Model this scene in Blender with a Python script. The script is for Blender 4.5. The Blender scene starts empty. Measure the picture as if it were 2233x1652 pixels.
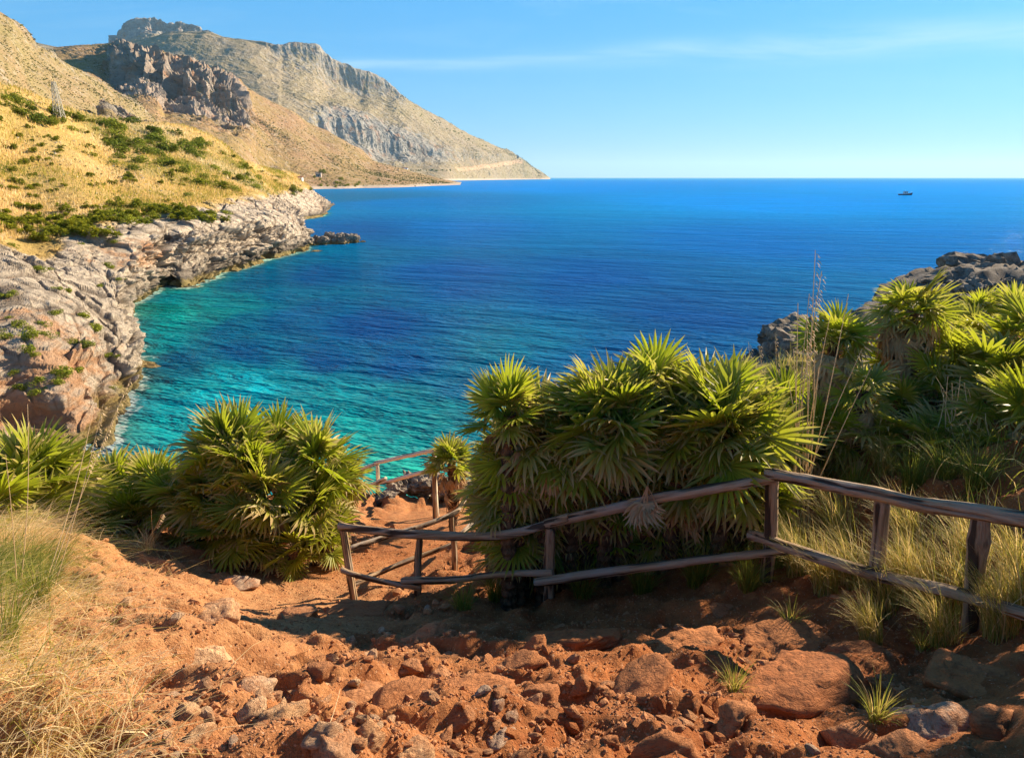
import bpy, math, random
import numpy as np
from mathutils import Vector, Matrix
R = math.radians
rnd = random.Random(7)
rng = np.random.default_rng(11)
S = bpy.context.scene
COL = S.collection
# ---------------------------------------------------------------- camera
FPX, CX, CY = 683.0, 512.0, 378.5
PITCH = R(16.415)
EYE = 15.0
cd = bpy.data.cameras.new('camera'); cam = bpy.data.objects.new('camera', cd); COL.objects.link(cam)
cam.location = (0, 0, EYE); cam.rotation_euler = (R(90) - PITCH, 0, 0)
cd.sensor_width = 36; cd.lens = FPX / 1024 * 36; cd.clip_start = .05; cd.clip_end = 300000
S.camera = cam
# ---------------------------------------------------------------- light
SUN_EL = R(25.5); SUN_AZ = math.atan2(0.80, 0.60)
S.view_settings.view_transform = 'Standard'; S.view_settings.look = 'None'
S.view_settings.gamma = 1; S.view_settings.exposure = 1.32
S.view_settings.use_curve_mapping = False
SKY_STRENGTH = 0.0455
sl = bpy.data.lights.new('sun', 'SUN'); so = bpy.data.objects.new('sun', sl); COL.objects.link(so)
sl.energy = 5.0; sl.angle = R(.55); sl.color = (1, .84, .62)
sdir = Vector((math.sin(SUN_AZ) * math.cos(SUN_EL), math.cos(SUN_AZ) * math.cos(SUN_EL), math.sin(SUN_EL)))
so.rotation_euler = sdir.to_track_quat('Z', 'Y').to_euler(); so.location = (30, -10, 40)

class NT:
    """small node-tree helper"""
    def __init__(s, nt): s.t = nt; s.n = nt.nodes; s.l = nt.links
    def new(s, k, **kw):
        n = s.n.new(k)
        for a, v in kw.items(): setattr(n, a, v)
        return n
    def set(s, n, i, v):
        if v is None: return
        if isinstance(v, bpy.types.NodeSocket): s.l.new(v, n.inputs[i])
        else:
            if isinstance(v, (tuple, list)) and len(v) == 3 and n.inputs[i].type == 'RGBA': v = (*v, 1)
            n.inputs[i].default_value = v
    def math(s, op, a, b=None, c=None, clamp=False):
        n = s.new('ShaderNodeMath', operation=op, use_clamp=clamp)
        s.set(n, 0, a); s.set(n, 1, b); s.set(n, 2, c); return n.outputs[0]
    def mix(s, f, a, b, mode='MIX'):
        n = s.new('ShaderNodeMix', data_type='RGBA', blend_type=mode)
        s.set(n, 0, f); s.set(n, 6, a); s.set(n, 7, b); return n.outputs[2]
    def ramp(s, f, stops, interp='LINEAR'):
        n = s.new('ShaderNodeValToRGB'); s.set(n, 0, f); cr = n.color_ramp; cr.interpolation = interp
        while len(cr.elements) < len(stops): cr.elements.new(.5)
        for e, (p, c) in zip(cr.elements, stops):
            e.position = p; e.color = (c, c, c, 1) if isinstance(c, (int, float)) else (*c, 1)
        return n.outputs[0]
    def noise(s, v, scale, detail=4, rough=.55, dist=0, out=0):
        n = s.new('ShaderNodeTexNoise'); s.set(n, 'Vector', v); s.set(n, 'Scale', scale)
        s.set(n, 'Detail', detail); s.set(n, 'Roughness', rough); s.set(n, 'Distortion', dist); return n.outputs[out]
    def voro(s, v, scale, feature='F1', out=0, rand=1):
        n = s.new('ShaderNodeTexVoronoi', feature=feature); s.set(n, 'Vector', v); s.set(n, 'Scale', scale)
        s.set(n, 'Randomness', rand); return n.outputs[out]
    def mapping(s, v, scale=(1, 1, 1), rot=(0, 0, 0), loc=(0, 0, 0)):
        n = s.new('ShaderNodeMapping'); s.set(n, 0, v); s.set(n, 1, loc); s.set(n, 2, rot); s.set(n, 3, scale); return n.outputs[0]
    def rmap(s, v, ang, scale):
        return s.mapping(s.mapping(v, (1, 1, 1), (0, 0, R(ang))), scale)
    def attr(s, name, out='Fac', typ='GEOMETRY'):
        n = s.new('ShaderNodeAttribute', attribute_name=name, attribute_type=typ); return n.outputs[out]
    def xyz(s, v):
        n = s.new('ShaderNodeSeparateXYZ'); s.set(n, 0, v); return n.outputs
    def bump(s, h, strength=.5, dist=.1, normal=None):
        n = s.new('ShaderNodeBump'); s.set(n, 'Height', h); s.set(n, 'Strength', strength); s.set(n, 'Distance', dist)
        if normal is not None: s.set(n, 'Normal', normal)
        return n.outputs[0]

W = bpy.data.worlds.new('World'); S.world = W; W.use_nodes = True
t = NT(W.node_tree); t.n.clear()
sky = t.new('ShaderNodeTexSky', sky_type='NISHITA'); sky.sun_disc = False
sky.sun_elevation = SUN_EL; sky.sun_rotation = SUN_AZ; sky.altitude = 0; sky.air_density = 1.0; sky.dust_density = .3; sky.ozone_density = 3.0
tc = t.new('ShaderNodeTexCoord').outputs['Generated']
hs = t.new('ShaderNodeHueSaturation'); t.set(hs, 'Saturation', 1.3); t.set(hs, 'Color', sky.outputs[0])
skyc = t.mix(1.0, hs.outputs[0], (.24, .93, 1.30), 'MULTIPLY')
X = t.xyz(tc)
skyc = t.mix(.6, skyc, t.mix(1.0, t.ramp(X[2], [(0, (.12, .48, .90)), (.3, (.055, .47, .95)), (.6, (.03, .17, .42)), (1, (.015, .09, .26))]), (10, 10, 10), 'MULTIPLY'))
az = t.math('DIVIDE', X[0], t.math('MAXIMUM', X[1], .15)); hl = t.math('SQRT', t.math('ADD', t.math('MULTIPLY', X[0], X[0]), t.math('MULTIPLY', X[1], X[1])))
el = t.math('DIVIDE', X[2], t.math('MAXIMUM', t.math('ABSOLUTE', X[1]), .15))
cm = t.new('ShaderNodeCombineXYZ'); t.set(cm, 0, az); t.set(cm, 1, el)
wv = t.mapping(cm.outputs[0], (1.6, 16, 1), (0, 0, R(-5)))
n1 = t.noise(wv, 1.6, 6, .6, .6)
line = t.math('ADD', t.math('MULTIPLY', az, .045), .152)
d = t.math('SUBTRACT', el, t.math('ADD', line, t.math('MULTIPLY', t.math('SUBTRACT', t.noise(cm.outputs[0], 2.5, 2), .5), .03)))
wid = t.math('ADD', .007, t.math('MULTIPLY', t.math('MAXIMUM', t.math('ADD', az, .12), 0), .022))
g = t.math('EXPONENT', t.math('MULTIPLY', t.math('POWER', t.math('DIVIDE', t.math('ABSOLUTE', d), wid), 2), -1))
g = t.math('MULTIPLY', g, t.ramp(az, [(0.0, 0), (.0 + .01, 0.9), (1, 1)]) if False else t.ramp(n1, [(.36, .1), (.66, 1)]))
wisp = t.math('MULTIPLY', t.ramp(n1, [(.5, 0), (.8, 1)]), .16)
wisp = t.math('MULTIPLY', wisp, t.ramp(el, [(.08, 0), (.2, 1), (.6, 1), (1, .3)]))
cl = t.math('MAXIMUM', t.math('MULTIPLY', g, .5), wisp, clamp=True)
hz = t.math('EXPONENT', t.math('MULTIPLY', t.math('MAXIMUM', X[2], 0), -9.0))
skyc = t.mix(t.math('MULTIPLY', hz, .7), skyc, (2.9, 5.5, 8.6))
skyc = t.mix(cl, skyc, (6.3, 8.6, 9.8))
bg = t.new('ShaderNodeBackground'); t.set(bg, 0, skyc); t.set(bg, 1, SKY_STRENGTH)
t.l.new(bg.outputs[0], t.new('ShaderNodeOutputWorld').inputs[0])

# ---------------------------------------------------------------- projection helpers (pixels of the 2233-wide picture)
K = 1024 / 2233.0
def ray(dx, dy):
    px, py = np.asarray(dx, float) * K, np.asarray(dy, float) * K
    v = CY - py
    return px - CX, FPX * math.cos(PITCH) + v * math.sin(PITCH), -FPX * math.sin(PITCH) + v * math.cos(PITCH)
def P(dx, dy, Y):
    a, b, c = ray(dx, dy); return np.array([a / b * Y, Y, EYE + c / b * Y])
def Wz(dx, dy, z=0.0):
    a, b, c = ray(dx, dy); Y = (z - EYE) * b / c; return np.array([a / b * Y, Y, z])

# ---------------------------------------------------------------- vector noise
def _h(ix, iy, iz, s=0):
    h = (ix.astype(np.int64) * 374761393 + iy.astype(np.int64) * 668265263 + iz.astype(np.int64) * 2147483647 + s * 974634777) & 0xffffffff
    h = ((h ^ (h >> 13)) * 1274126177) & 0xffffffff
    h = ((h ^ (h >> 16)) * 2246822519) & 0xffffffff
    return ((h ^ (h >> 15)) & 0xffffff) / float(0xffffff)
def vn(p, s=0):
    i = np.floor(p); f = p - i; f = f * f * f * (f * (f * 6 - 15) + 10); i = i.astype(np.int64); r = 0
    for a in (0, 1):
        wa = f[:, 0] if a else 1 - f[:, 0]
        for b in (0, 1):
            wb = f[:, 1] if b else 1 - f[:, 1]
            for c in (0, 1):
                wc = f[:, 2] if c else 1 - f[:, 2]
                r = r + wa * wb * wc * _h(i[:, 0] + a, i[:, 1] + b, i[:, 2] + c, s)
    return r * 2 - 1
def fbm(p, o=4, s=0, g=.5):
    r = 0; a = 1; t_ = 0
    for k in range(o):
        r = r + a * vn(p * 2.03 ** k + k * 17.3, s + k); t_ += a; a *= g
    return r / t_
def ridg(p, o=4, s=0):
    r = 0; a = 1; t_ = 0
    for k in range(o):
        r = r + a * (1 - np.abs(vn(p * 2.03 ** k + k * 9.1, s + k)) * 2); t_ += a; a *= .5
    return r / t_
def worley(p, s=0):
    """F1, F2, random value of the nearest cell"""
    i = np.floor(p).astype(np.int64); f1 = np.full(len(p), 9.); f2 = f1.copy(); cid = np.zeros(len(p))
    for a in (-1, 0, 1):
        for b in (-1, 0, 1):
            for c in (-1, 0, 1):
                q = i + np.array([a, b, c])
                o = np.stack([_h(q[:, 0], q[:, 1], q[:, 2], s + m) for m in (1, 2, 3)], 1)
                d_ = np.linalg.norm(q + o - p, axis=1)
                near = d_ < f1
                f2 = np.where(near, f1, np.minimum(f2, d_)); f1 = np.where(near, d_, f1)
                cid = np.where(near, _h(q[:, 0], q[:, 1], q[:, 2], s + 4), cid)
    return f1, f2, cid
def A3(x, y, z=0): return np.stack(np.broadcast_arrays(np.asarray(x, float), np.asarray(y, float), np.asarray(z, float)), -1).reshape(-1, 3)
def sstep(x, a, b): u = np.clip((x - a) / (b - a), 0, 1); return u * u * (3 - 2 * u)

# ---------------------------------------------------------------- mesh helpers
def link(o, parent=None, loc=None, rot=None, scale=None):
    COL.objects.link(o)
    if parent is not None: o.parent = parent
    if loc is not None: o.location = loc
    if rot is not None: o.rotation_euler = rot
    if scale is not None: o.scale = scale if hasattr(scale, '__len__') else (scale,) * 3
    return o
def mesh(name, V, F, mat=None, smooth=True, attrs=None):
    """V (n,3); F list of (m,k) index arrays"""
    if isinstance(F, np.ndarray): F = [F]
    V = np.asarray(V, np.float32); me = bpy.data.meshes.new(name)
    me.vertices.add(len(V)); me.vertices.foreach_set('co', V.ravel())
    tot = np.concatenate([np.full(len(f), f.shape[1]) for f in F]); idx = np.concatenate([f.ravel() for f in F]).astype(np.int32)
    me.loops.add(len(idx)); me.loops.foreach_set('vertex_index', idx)
    me.polygons.add(len(tot)); st = np.concatenate([[0], np.cumsum(tot)[:-1]]).astype(np.int32)
    me.polygons.foreach_set('loop_start', st); me.polygons.foreach_set('loop_total', tot.astype(np.int32))
    me.update(calc_edges=True)
    me.polygons.foreach_set('use_smooth', np.full(len(tot), smooth))
    for k, v in (attrs or {}).items():
        v = np.asarray(v, np.float32)
        if v.ndim == 1: me.attributes.new(k, 'FLOAT', 'POINT').data.foreach_set('value', v)
        else:
            if v.shape[1] == 3: v = np.concatenate([v, np.ones((len(v), 1), np.float32)], 1)
            me.attributes.new(k, 'FLOAT_COLOR', 'POINT').data.foreach_set('color', v.ravel())
    if mat: me.materials.append(mat)
    return me
def gridF(nu, nv):
    a = np.arange(nu * nv).reshape(nu, nv)
    return np.stack([a[:-1, :-1], a[1:, :-1], a[1:, 1:], a[:-1, 1:]], -1).reshape(-1, 4)
def obj(name, me, parent=None, **kw):
    tr = {k: kw.pop(k) for k in ('loc', 'rot', 'scale') if k in kw}
    o = bpy.data.objects.new(name, me); link(o, parent, **tr)
    for k, v in kw.items(): o[k] = v
    return o
def thing(name, label, cat, loc=(0, 0, 0), rot=None, group=None, me=None, scale=None):
    o = bpy.data.objects.new(name, me); link(o, None, loc, rot, scale); o['label'] = label; o['category'] = cat
    if group: o['group'] = group
    return o
def catmull(C, n):
    """C (m,...) control points at integer params; n samples per span list or int -> resampled"""
    C = np.asarray(C, float); m = len(C)
    ns = [n] * (m - 1) if isinstance(n, int) else n
    out = []
    for i in range(m - 1):
        p0, p1, p2, p3 = C[max(i - 1, 0)], C[i], C[i + 1], C[min(i + 2, m - 1)]
        u = np.linspace(0, 1, ns[i], endpoint=(i == m - 2)).reshape((-1,) + (1,) * (C.ndim - 1))
        m1, m2 = (p2 - p0) * .5, (p3 - p1) * .5
        dd = p2 - p1; s1 = np.where(m1 * dd < 0, 0, 1); s2 = np.where(m2 * dd < 0, 0, 1)
        m1 = np.clip(m1 * s1, -2.5 * np.abs(dd), 2.5 * np.abs(dd)); m2 = np.clip(m2 * s2, -2.5 * np.abs(dd), 2.5 * np.abs(dd))
        out.append((2 * u**3 - 3 * u**2 + 1) * p1 + (u**3 - 2 * u**2 + u) * m1 + (-2 * u**3 + 3 * u**2) * p2 + (u**3 - u**2) * m2)
    return np.concatenate(out, 0)
def loft(C, ns, nr):
    """C[station][row] -> points (+attributes); returns (NS, NR, k)"""
    a = catmull(np.asarray(C, float), ns)
    return catmull(np.swapaxes(a, 0, 1), nr).swapaxes(0, 1)
def grid_normals(G):
    du = np.gradient(G, axis=0); dv = np.gradient(G, axis=1); n = np.cross(du, dv)
    return n / np.maximum(np.linalg.norm(n, axis=-1, keepdims=True), 1e-9)
def material(name):
    m = bpy.data.materials.new(name); m.use_nodes = True; q = NT(m.node_tree); q.n.clear()
    out = q.new('ShaderNodeOutputMaterial'); return m, q, out
def principled(q, out, color, rough=.9, normal=None, spec=.2):
    b = q.new('ShaderNodeBsdfPrincipled'); q.set(b, 'Base Color', color); q.set(b, 'Roughness', rough); q.set(b, 'Specular IOR Level', spec)
    if normal is not None: q.set(b, 'Normal', normal)
    q.l.new(b.outputs[0], out.inputs[0]); return b
# ================================================================ MATERIALS: terrain
def pos(q): return q.new('ShaderNodeNewGeometry').outputs['Position']
def mat_mountain(name, f, grass, rock, warm, scr):
    """f: feature frequency multiplier"""
    m, q, out = material(name); p = pos(q); ra = q.attr('rock')
    n1 = q.noise(p, .006 * f, 6, .6); n2 = q.noise(p, .05 * f, 5, .65); n3 = q.noise(p, .2 * f, 4, .7)
    g = q.mix(q.ramp(n1, [(.35, 0), (.65, 1)]), grass, warm)
    g = q.mix(q.ramp(n3, [(.56, 0), (.64, 1)]), g, scr)
    g = q.mix(q.math('MULTIPLY', q.ramp(n2, [(.52, 0), (.72, 1)]), .8), g, tuple(c * 1.15 + .03 for c in rock))
    dots = q.voro(p, .085 * f, 'F1'); g = q.mix(q.math('MULTIPLY', q.ramp(dots, [(.16, 1), (.26, 0)]), q.ramp(n2, [(.35, .2), (.6, 1)])), g, (.05, .065, .02))
    st = q.noise(q.mapping(p, (.02 * f, .012 * f, .05 * f)), 1, 6, .7)
    r = q.mix(q.ramp(st, [(.38, 0), (.62, 1)]), tuple(c * .6 for c in rock), rock)
    r = q.mix(q.math('MULTIPLY', q.ramp(q.noise(p, .02 * f, 4, .6), [(.55, 0), (.68, 1)]), .75), r, (.42, .22, .12))
    fac = q.math('ADD', ra, q.math('MULTIPLY', q.math('SUBTRACT', n2, .5), 1.2)); fac = q.ramp(fac, [(.38, 0), (.6, 1)])
    c = q.mix(fac, g, r)
    c = q.mix(q.attr('road'), c, (.55, .36, .22))
    c = q.mix(q.attr('shore'), c, (.50, .40, .30))
    h = q.math('ADD', q.noise(p, .06 * f, 6, .7), q.math('MULTIPLY', n3, .3))
    principled(q, out, c, .95, q.bump(h, .9, 9.0 / f), .1); return m
M_far = mat_mountain('far_mountain', 1.0, (.33, .255, .13), (.39, .355, .30), (.36, .275, .175), (.13, .13, .055))
M_mid = mat_mountain('mid_mountain', 2.2, (.33, .23, .09), (.40, .32, .25), (.36, .215, .115), (.13, .125, .04))
M_hill = mat_mountain('near_hill', 4.5, (.30, .235, .105), (.38, .32, .245), (.33, .225, .12), (.13, .135, .04))

def mat_coast():
    m, q, out = material('coast_rock'); p = pos(q); ra = q.attr('rock'); z = q.xyz(p)[2]
    n1 = q.noise(p, .12, 5, .6); n2 = q.noise(p, .7, 6, .65); n3 = q.noise(p, 3.0, 4, .7)
    st = q.noise(q.mapping(p, (.12, .12, 1.3), (R(6), R(10), 0)), 1, 5, .7)
    r = q.mix(q.ramp(n2, [(.3, 0), (.62, 1)]), (.54, .44, .34), (.84, .69, .51))
    r = q.mix(q.math('MULTIPLY', q.ramp(st, [(.35, 1), (.5, 0)]), .55), r, (.20, .155, .12))
    cr = q.attr('crack'); r = q.mix(q.math('MULTIPLY', cr, .75), r, (.10, .065, .045))
    ored = q.math('ADD', q.attr('ored'), q.math('MULTIPLY', q.math('SUBTRACT', q.noise(q.mapping(p, (.5, .5, 1.6)), .6, 6, .65), .5), 2.6))
    r = q.mix(q.ramp(ored, [(.6, 0), (1.0, .7)]), r, (.70, .34, .15))
    # dark splash zone, then the yellowish rim at the water
    zz = q.math('ADD', z, q.math('MULTIPLY', q.math('SUBTRACT', n2, .5), 1.6))
    r = q.mix(q.math('MULTIPLY', q.ramp(q.math('DIVIDE', zz, 6.0), [(.15, 1), (.5, 0)]), q.math('MULTIPLY', q.attr('dark'), .85)), r, (.10, .085, .07))
    r = q.mix(q.ramp(q.math('DIVIDE', zz, 2.0), [(.3, .9), (.5, 0)]), r, (.36, .27, .10))
    r = q.mix(q.ramp(zz, [(.02, .8), (.14, 0)]), r, (.05, .04, .025))
    # grass
    gs = q.noise(q.mapping(p, (1, 1, 1)), .11, 5, .62); gt = q.noise(p, 1.3, 5, .75)
    g = q.mix(q.ramp(gs, [(.35, 0), (.65, 1)]), (.72, .51, .20), (.66, .43, .13))
    g = q.mix(q.math('MULTIPLY', q.ramp(gt, [(.35, 1), (.55, 0)]), .55), g, (.42, .27, .08))
    g = q.mix(q.ramp(q.noise(p, .06, 5, .6), [(.58, 0), (.7, .55)]), g, (.30, .27, .07))
    g = q.mix(q.ramp(q.attr('green'), [(.3, 0), (.8, .8)]), g, (.20, .20, .05))
    g = q.mix(q.ramp(ored, [(.6, 0), (.9, .5)]), g, (.50, .22, .09))
    fac = q.ramp(q.math('ADD', ra, q.math('MULTIPLY', q.math('SUBTRACT', n1, .5), .5)), [(.44, 0), (.54, 1)])
    c = q.mix(fac, g, r)
    h = q.math('ADD', q.noise(p, 1.6, 8, .8), q.math('MULTIPLY', q.math('MULTIPLY', st, fac), .9)); c = q.mix(q.math('MULTIPLY', q.ramp(q.noise(p, 5, 6, .75), [(.34, 1), (.47, 0)]), q.math('MULTIPLY', fac, .42)), c, (.22, .16, .11))
    principled(q, out, c, .95, q.bump(h, 1.0, .8), .12); return m
M_coast = mat_coast()

def mat_sea():
    m, q, out = material('sea_water'); p = pos(q)
    c = q.attr('tint', 'Color')
    X = q.xyz(p)
    mott = q.noise(q.mapping(p, (1, 1, 1)), .28, 5, .62, .8)
    vor = q.noise(p, 1.1, 4, .6, 1.2)
    sh = q.attr('shal')
    c = q.mix(q.math('MULTIPLY', q.ramp(mott, [(.40, 1), (.56, 0)]), q.math('MULTIPLY', sh, .55)), c, (.0, .10, .13))
    c = q.mix(q.math('MULTIPLY', q.ramp(vor, [(.5, 0), (.72, 1)]), q.math('MULTIPLY', sh, .35)), c, (.10, .55, .50))
    # wind ripples at three scales, fading with distance as they fall below what can be told apart
    dist = q.new('ShaderNodeVectorMath', operation='LENGTH'); q.set(dist, 0, p); D = dist.outputs['Value']
    w1 = q.noise(q.rmap(p, 30, (.9, 2.4, 1)), .75, 3, .6, .4)
    w2 = q.noise(q.rmap(p, 24, (.7, 2.2, 1)), .22, 4, .62, .4)
    w3 = q.noise(q.rmap(p, 12, (.7, 2.4, 1)), .05, 6, .68, .2)
    f1 = q.math('DIVIDE', 60, q.math('ADD', D, 60)); f2 = q.math('DIVIDE', 400, q.math('ADD', D, 400))
    h = q.math('ADD', q.math('MULTIPLY', q.math('MULTIPLY', w1, f1), .55), q.math('ADD', q.math('MULTIPLY', q.math('MULTIPLY', w2, f2), 1.9), q.math('MULTIPLY', w3, 3.6)))
    nb = q.bump(h, .75, 1.0)
    ed = q.attr('edge'); en = q.noise(p, 1.6, 5, .7)
    c = q.mix(q.math('MULTIPLY', q.ramp(ed, [(.12, 0), (.7, 1)]), .55), c, (.05, .11, .07))
    c = q.mix(q.ramp(q.math('ADD', q.math('MULTIPLY', ed, .45), q.math('MULTIPLY', en, .75)), [(.66, 0), (.76, .75)]), c, (.55, .60, .58))
    # slight tonal streaks of the water body, gusts darkening the surface
    gst = q.noise(q.rmap(p, 14, (.6, 3.0, 1)), .02, 7, .72)
    c = q.mix(q.math('MULTIPLY', q.ramp(gst, [(.4, 1), (.6, 0)]), .35), c, (.0, .06, .20))
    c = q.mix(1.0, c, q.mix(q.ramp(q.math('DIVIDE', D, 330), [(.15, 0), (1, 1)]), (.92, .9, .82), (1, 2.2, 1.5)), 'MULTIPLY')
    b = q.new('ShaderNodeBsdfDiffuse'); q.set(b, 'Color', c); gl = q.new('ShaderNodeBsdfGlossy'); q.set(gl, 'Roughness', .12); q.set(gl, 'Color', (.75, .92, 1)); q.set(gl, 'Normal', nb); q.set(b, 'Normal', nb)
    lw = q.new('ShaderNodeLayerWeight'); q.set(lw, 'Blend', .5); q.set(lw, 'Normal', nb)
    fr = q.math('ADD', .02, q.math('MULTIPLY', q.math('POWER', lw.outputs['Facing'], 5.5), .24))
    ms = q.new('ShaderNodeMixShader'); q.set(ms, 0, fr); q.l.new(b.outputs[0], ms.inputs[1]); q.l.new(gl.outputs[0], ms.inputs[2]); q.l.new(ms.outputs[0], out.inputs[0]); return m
M_sea = mat_sea()

# ================================================================ SEA
# the colour of the water body (depth over sand, weed and rock), known at places of the bay
cpts = [ # dx, dy, linear colour, shallowness
 (230, 950, (.045, .46, .42), 1), (330, 960, (.02, .36, .36), 1), (200, 990, (.12, .5, .42), 1), (350, 870, (.0, .22, .24), .8), (450, 860, (.0, .25, .31), .8),
 (520, 870, (.0, .40, .50), .9), (600, 850, (.0, .36, .50), .9), (700, 840, (.0, .25, .36), .7), (640, 900, (.0, .33, .42), .9), (750, 880, (.0, .26, .33), .8), (800, 960, (.0, .34, .34), 1), (850, 1020, (.02, .46, .36), 1.2), (950, 960, (.0, .28, .28), 1), (1000, 900, (.0, .19, .24), .8),
 (880, 860, (.0, .20, .28), .6), (1050, 840, (.0, .10, .21), .3), (1200, 850, (.0, .085, .21), .2), (1350, 800, (.0, .06, .20), .1), (1100, 900, (.0, .16, .22), .5),
 (340, 780, (.0, .20, .22), .7), (380, 700, (.0, .24, .25), .8), (300, 860, (.0, .30, .28), .9), (420, 900, (.0, .33, .36), .9), (500, 930, (.0, .30, .34), .9), (900, 920, (.0, .24, .28), .8), (350, 820, (.0, .06, .11), .4), (450, 790, (.0, .06, .14), .4), (600, 770, (.0, .055, .16), .2), (750, 770, (.0, .06, .19), .2), (560, 720, (.0, .08, .17), .3), (450, 700, (.0, .16, .20), .6), (350, 730, (.0, .22, .22), .8), (500, 660, (.0, .15, .20), .5), (430, 660, (.0, .19, .20), .6), (330, 680, (.0, .13, .13), .5),
 (620, 640, (.0, .085, .18), .2), (560, 610, (.0, .06, .14), .2), (700, 600, (.0, .05, .17), .05), (700, 690, (.0, .07, .19), .2), (850, 700, (.0, .05, .19), .05), (900, 780, (.0, .07, .21), .15),
 (1000, 600, (.0, .06, .23), 0), (1300, 600, (.0, .055, .23), 0), (1500, 700, (.0, .05, .20), 0), (1000, 500, (.0, .075, .29), 0), (1600, 520, (.0, .08, .32), 0), (2200, 520, (.0, .09, .34), 0), (800, 500, (.0, .05, .20), 0), (900, 440, (.0, .07, .26), 0),
 (1700, 440, (.0, .11, .42), 0), (1200, 410, (.0, .10, .38), 0), (750, 430, (.01, .06, .16), 0), (2200, 410, (.0, .12, .44), 0), (1200, 400, (.0, .10, .38), 0)]
CP = np.array([Wz(a, b)[:2] for a, b, c, s in cpts]); CC = np.array([list(c) + [s] for a, b, c, s in cpts])
def warp(xy):  # work in angle / log distance so far and near places weigh alike
    r = np.hypot(xy[:, 0], xy[:, 1]); return np.stack([np.arctan2(xy[:, 0], xy[:, 1]) * 2.2, np.log(r) * 1.0], 1)
na, nr_ = 460, 380
az_ = np.linspace(R(-100), R(100), na); rr = np.concatenate([np.geomspace(12, 900, nr_ - 60), np.geomspace(930, 60000, 60)])
AA, RR = np.meshgrid(az_, rr, indexing='ij')
V = np.stack([RR * np.sin(AA), RR * np.cos(AA), np.zeros_like(AA)], -1).reshape(-1, 3)
q0 = warp(V[:, :2]); nz = np.stack([fbm(A3(V[:, 0], V[:, 1]) * .045, 5, 3), fbm(A3(V[:, 0], V[:, 1]) * .045, 5, 33)], 1)
fade = np.clip(60 / np.hypot(V[:, 0], V[:, 1]), .15, 1)[:, None]
q0 = q0 + nz * .22 * fade
wc = warp(CP); acc = np.zeros((len(V), 4)); ws = np.zeros(len(V))
for i in range(len(wc)):
    d2 = ((q0 - wc[i]) ** 2).sum(1) + 1e-4; w_ = d2 ** -1.7; ws += w_; acc += w_[:, None] * CC[i]
acc /= ws[:, None]; acc[:, 2] *= 1 + .2 * sstep(acc[:, 3], .5, .1)
me = mesh('sea', V, gridF(na, nr_), M_sea, True, {'tint': acc[:, :3], 'shal': acc[:, 3]})
SEA_V = V.copy(); SEA = obj('sea', me, kind='structure')

# ================================================================ LEFT COAST
def st(wl, r2, r3, r4, r5, r6, r7):
    w = Wz(*wl); o = w.copy(); o[2] = -4; o[0] += 3.0 * w[1] / 80; 
    pts = [o, w] + [P(*k) for k in (r2, r3, r4, r5, r6, r7)]
    b = pts[-1].copy(); b[0] -= 30; b[1] += 50; b[2] -= 14
    pts.append(b); rock = [1, 1, 1, 1, .55, 0, 0, .0, 0]
    return [list(p) + [k] for p, k in zip(pts, rock)]
stations = [
 st((60, 1250), (-60, 1150, 24), (-200, 1000, 28), (-400, 800, 34), (-600, 600, 45), (-900, 350, 60), (-1200, 150, 90)),
 st((120, 1060), (20, 960, 36.5), (-60, 760, 42), (-150, 600, 55), (-260, 480, 75), (-400, 350, 100), (-500, 230, 130)),
 st((195, 975), (165, 905, 38.5), (70, 700, 46.5), (-20, 560, 62), (-60, 470, 85), (-140, 330, 115), (-200, 190, 150)),
 st((250, 890), (232, 830, 46), (150, 660, 54), (40, 555, 68), (-20, 478, 90), (-80, 320, 120), (-110, 180, 158)),
 st((303, 782), (290, 735, 58), (250, 675, 62), (120, 575, 75), (20, 490, 92), (-20, 330, 125), (-30, 180, 165)),
 st((264, 683), (262, 662, 79), (250, 600, 81), (170, 515, 90), (80, 480, 98), (40, 310, 140), (30, 193, 175)),
 st((310, 652), (306, 610, 88), (300, 540, 91), (250, 495, 97), (190, 455, 106), (120, 310, 150), (100, 222, 185)),
 st((375, 622), (370, 560, 101), (365, 495, 105), (320, 470, 110), (270, 435, 122), (210, 330, 165), (180, 248, 205)),
 st((398, 628), (396, 570, 101), (390, 500, 105), (350, 478, 111), (310, 430, 127), (250, 335, 170), (230, 260, 212)),
 st((430, 622), (427, 560, 105), (420, 492, 110), (395, 470, 116), (345, 420, 136), (300, 330, 178), (270, 266, 222)),
 st((520, 586), (518, 530, 120), (510, 480, 125), (470, 458, 131), (410, 400, 155), (360, 330, 190), (345, 268, 232)),
 st((610, 560), (608, 520, 140), (592, 475, 144), (530, 445, 152), (465, 385, 178), (430, 335, 205), (395, 272, 242)),
 st((671, 545), (668, 520, 151), (638, 478, 157), (585, 440, 170), (540, 385, 200), (500, 345, 222), (460, 300, 248)),
 st((655, 505), (655, 490, 190), (640, 462, 200), (595, 430, 215), (560, 390, 235), (530, 360, 250), (500, 335, 270)),
 st((642, 482), (645, 470, 256), (642, 452, 262), (615, 425, 275), (585, 398, 285), (555, 375, 295), (525, 350, 310)),
 st((703, 472), (702, 460, 285), (690, 447, 295), (655, 420, 305), (620, 398, 320), (585, 376, 335), (560, 362, 345)),
 st((712, 462), (706, 452, 320), (698, 436, 335), (670, 415, 350), (645, 396, 360), (615, 380, 370), (595, 371, 380)),
 st((721, 448), (716, 440, 385), (700, 429, 392), (680, 416, 400), (664, 402, 410), (645, 388, 420), (638, 379, 430)),
 st((705, 438), (700, 433, 450), (690, 425, 458), (678, 414, 465), (668, 405, 475), (656, 396, 485), (650, 385, 495)),
 st((690, 430), (688, 427, 560), (680, 423, 565), (670, 416, 570), (660, 410, 575), (650, 405, 580), (640, 400, 590))]
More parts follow.
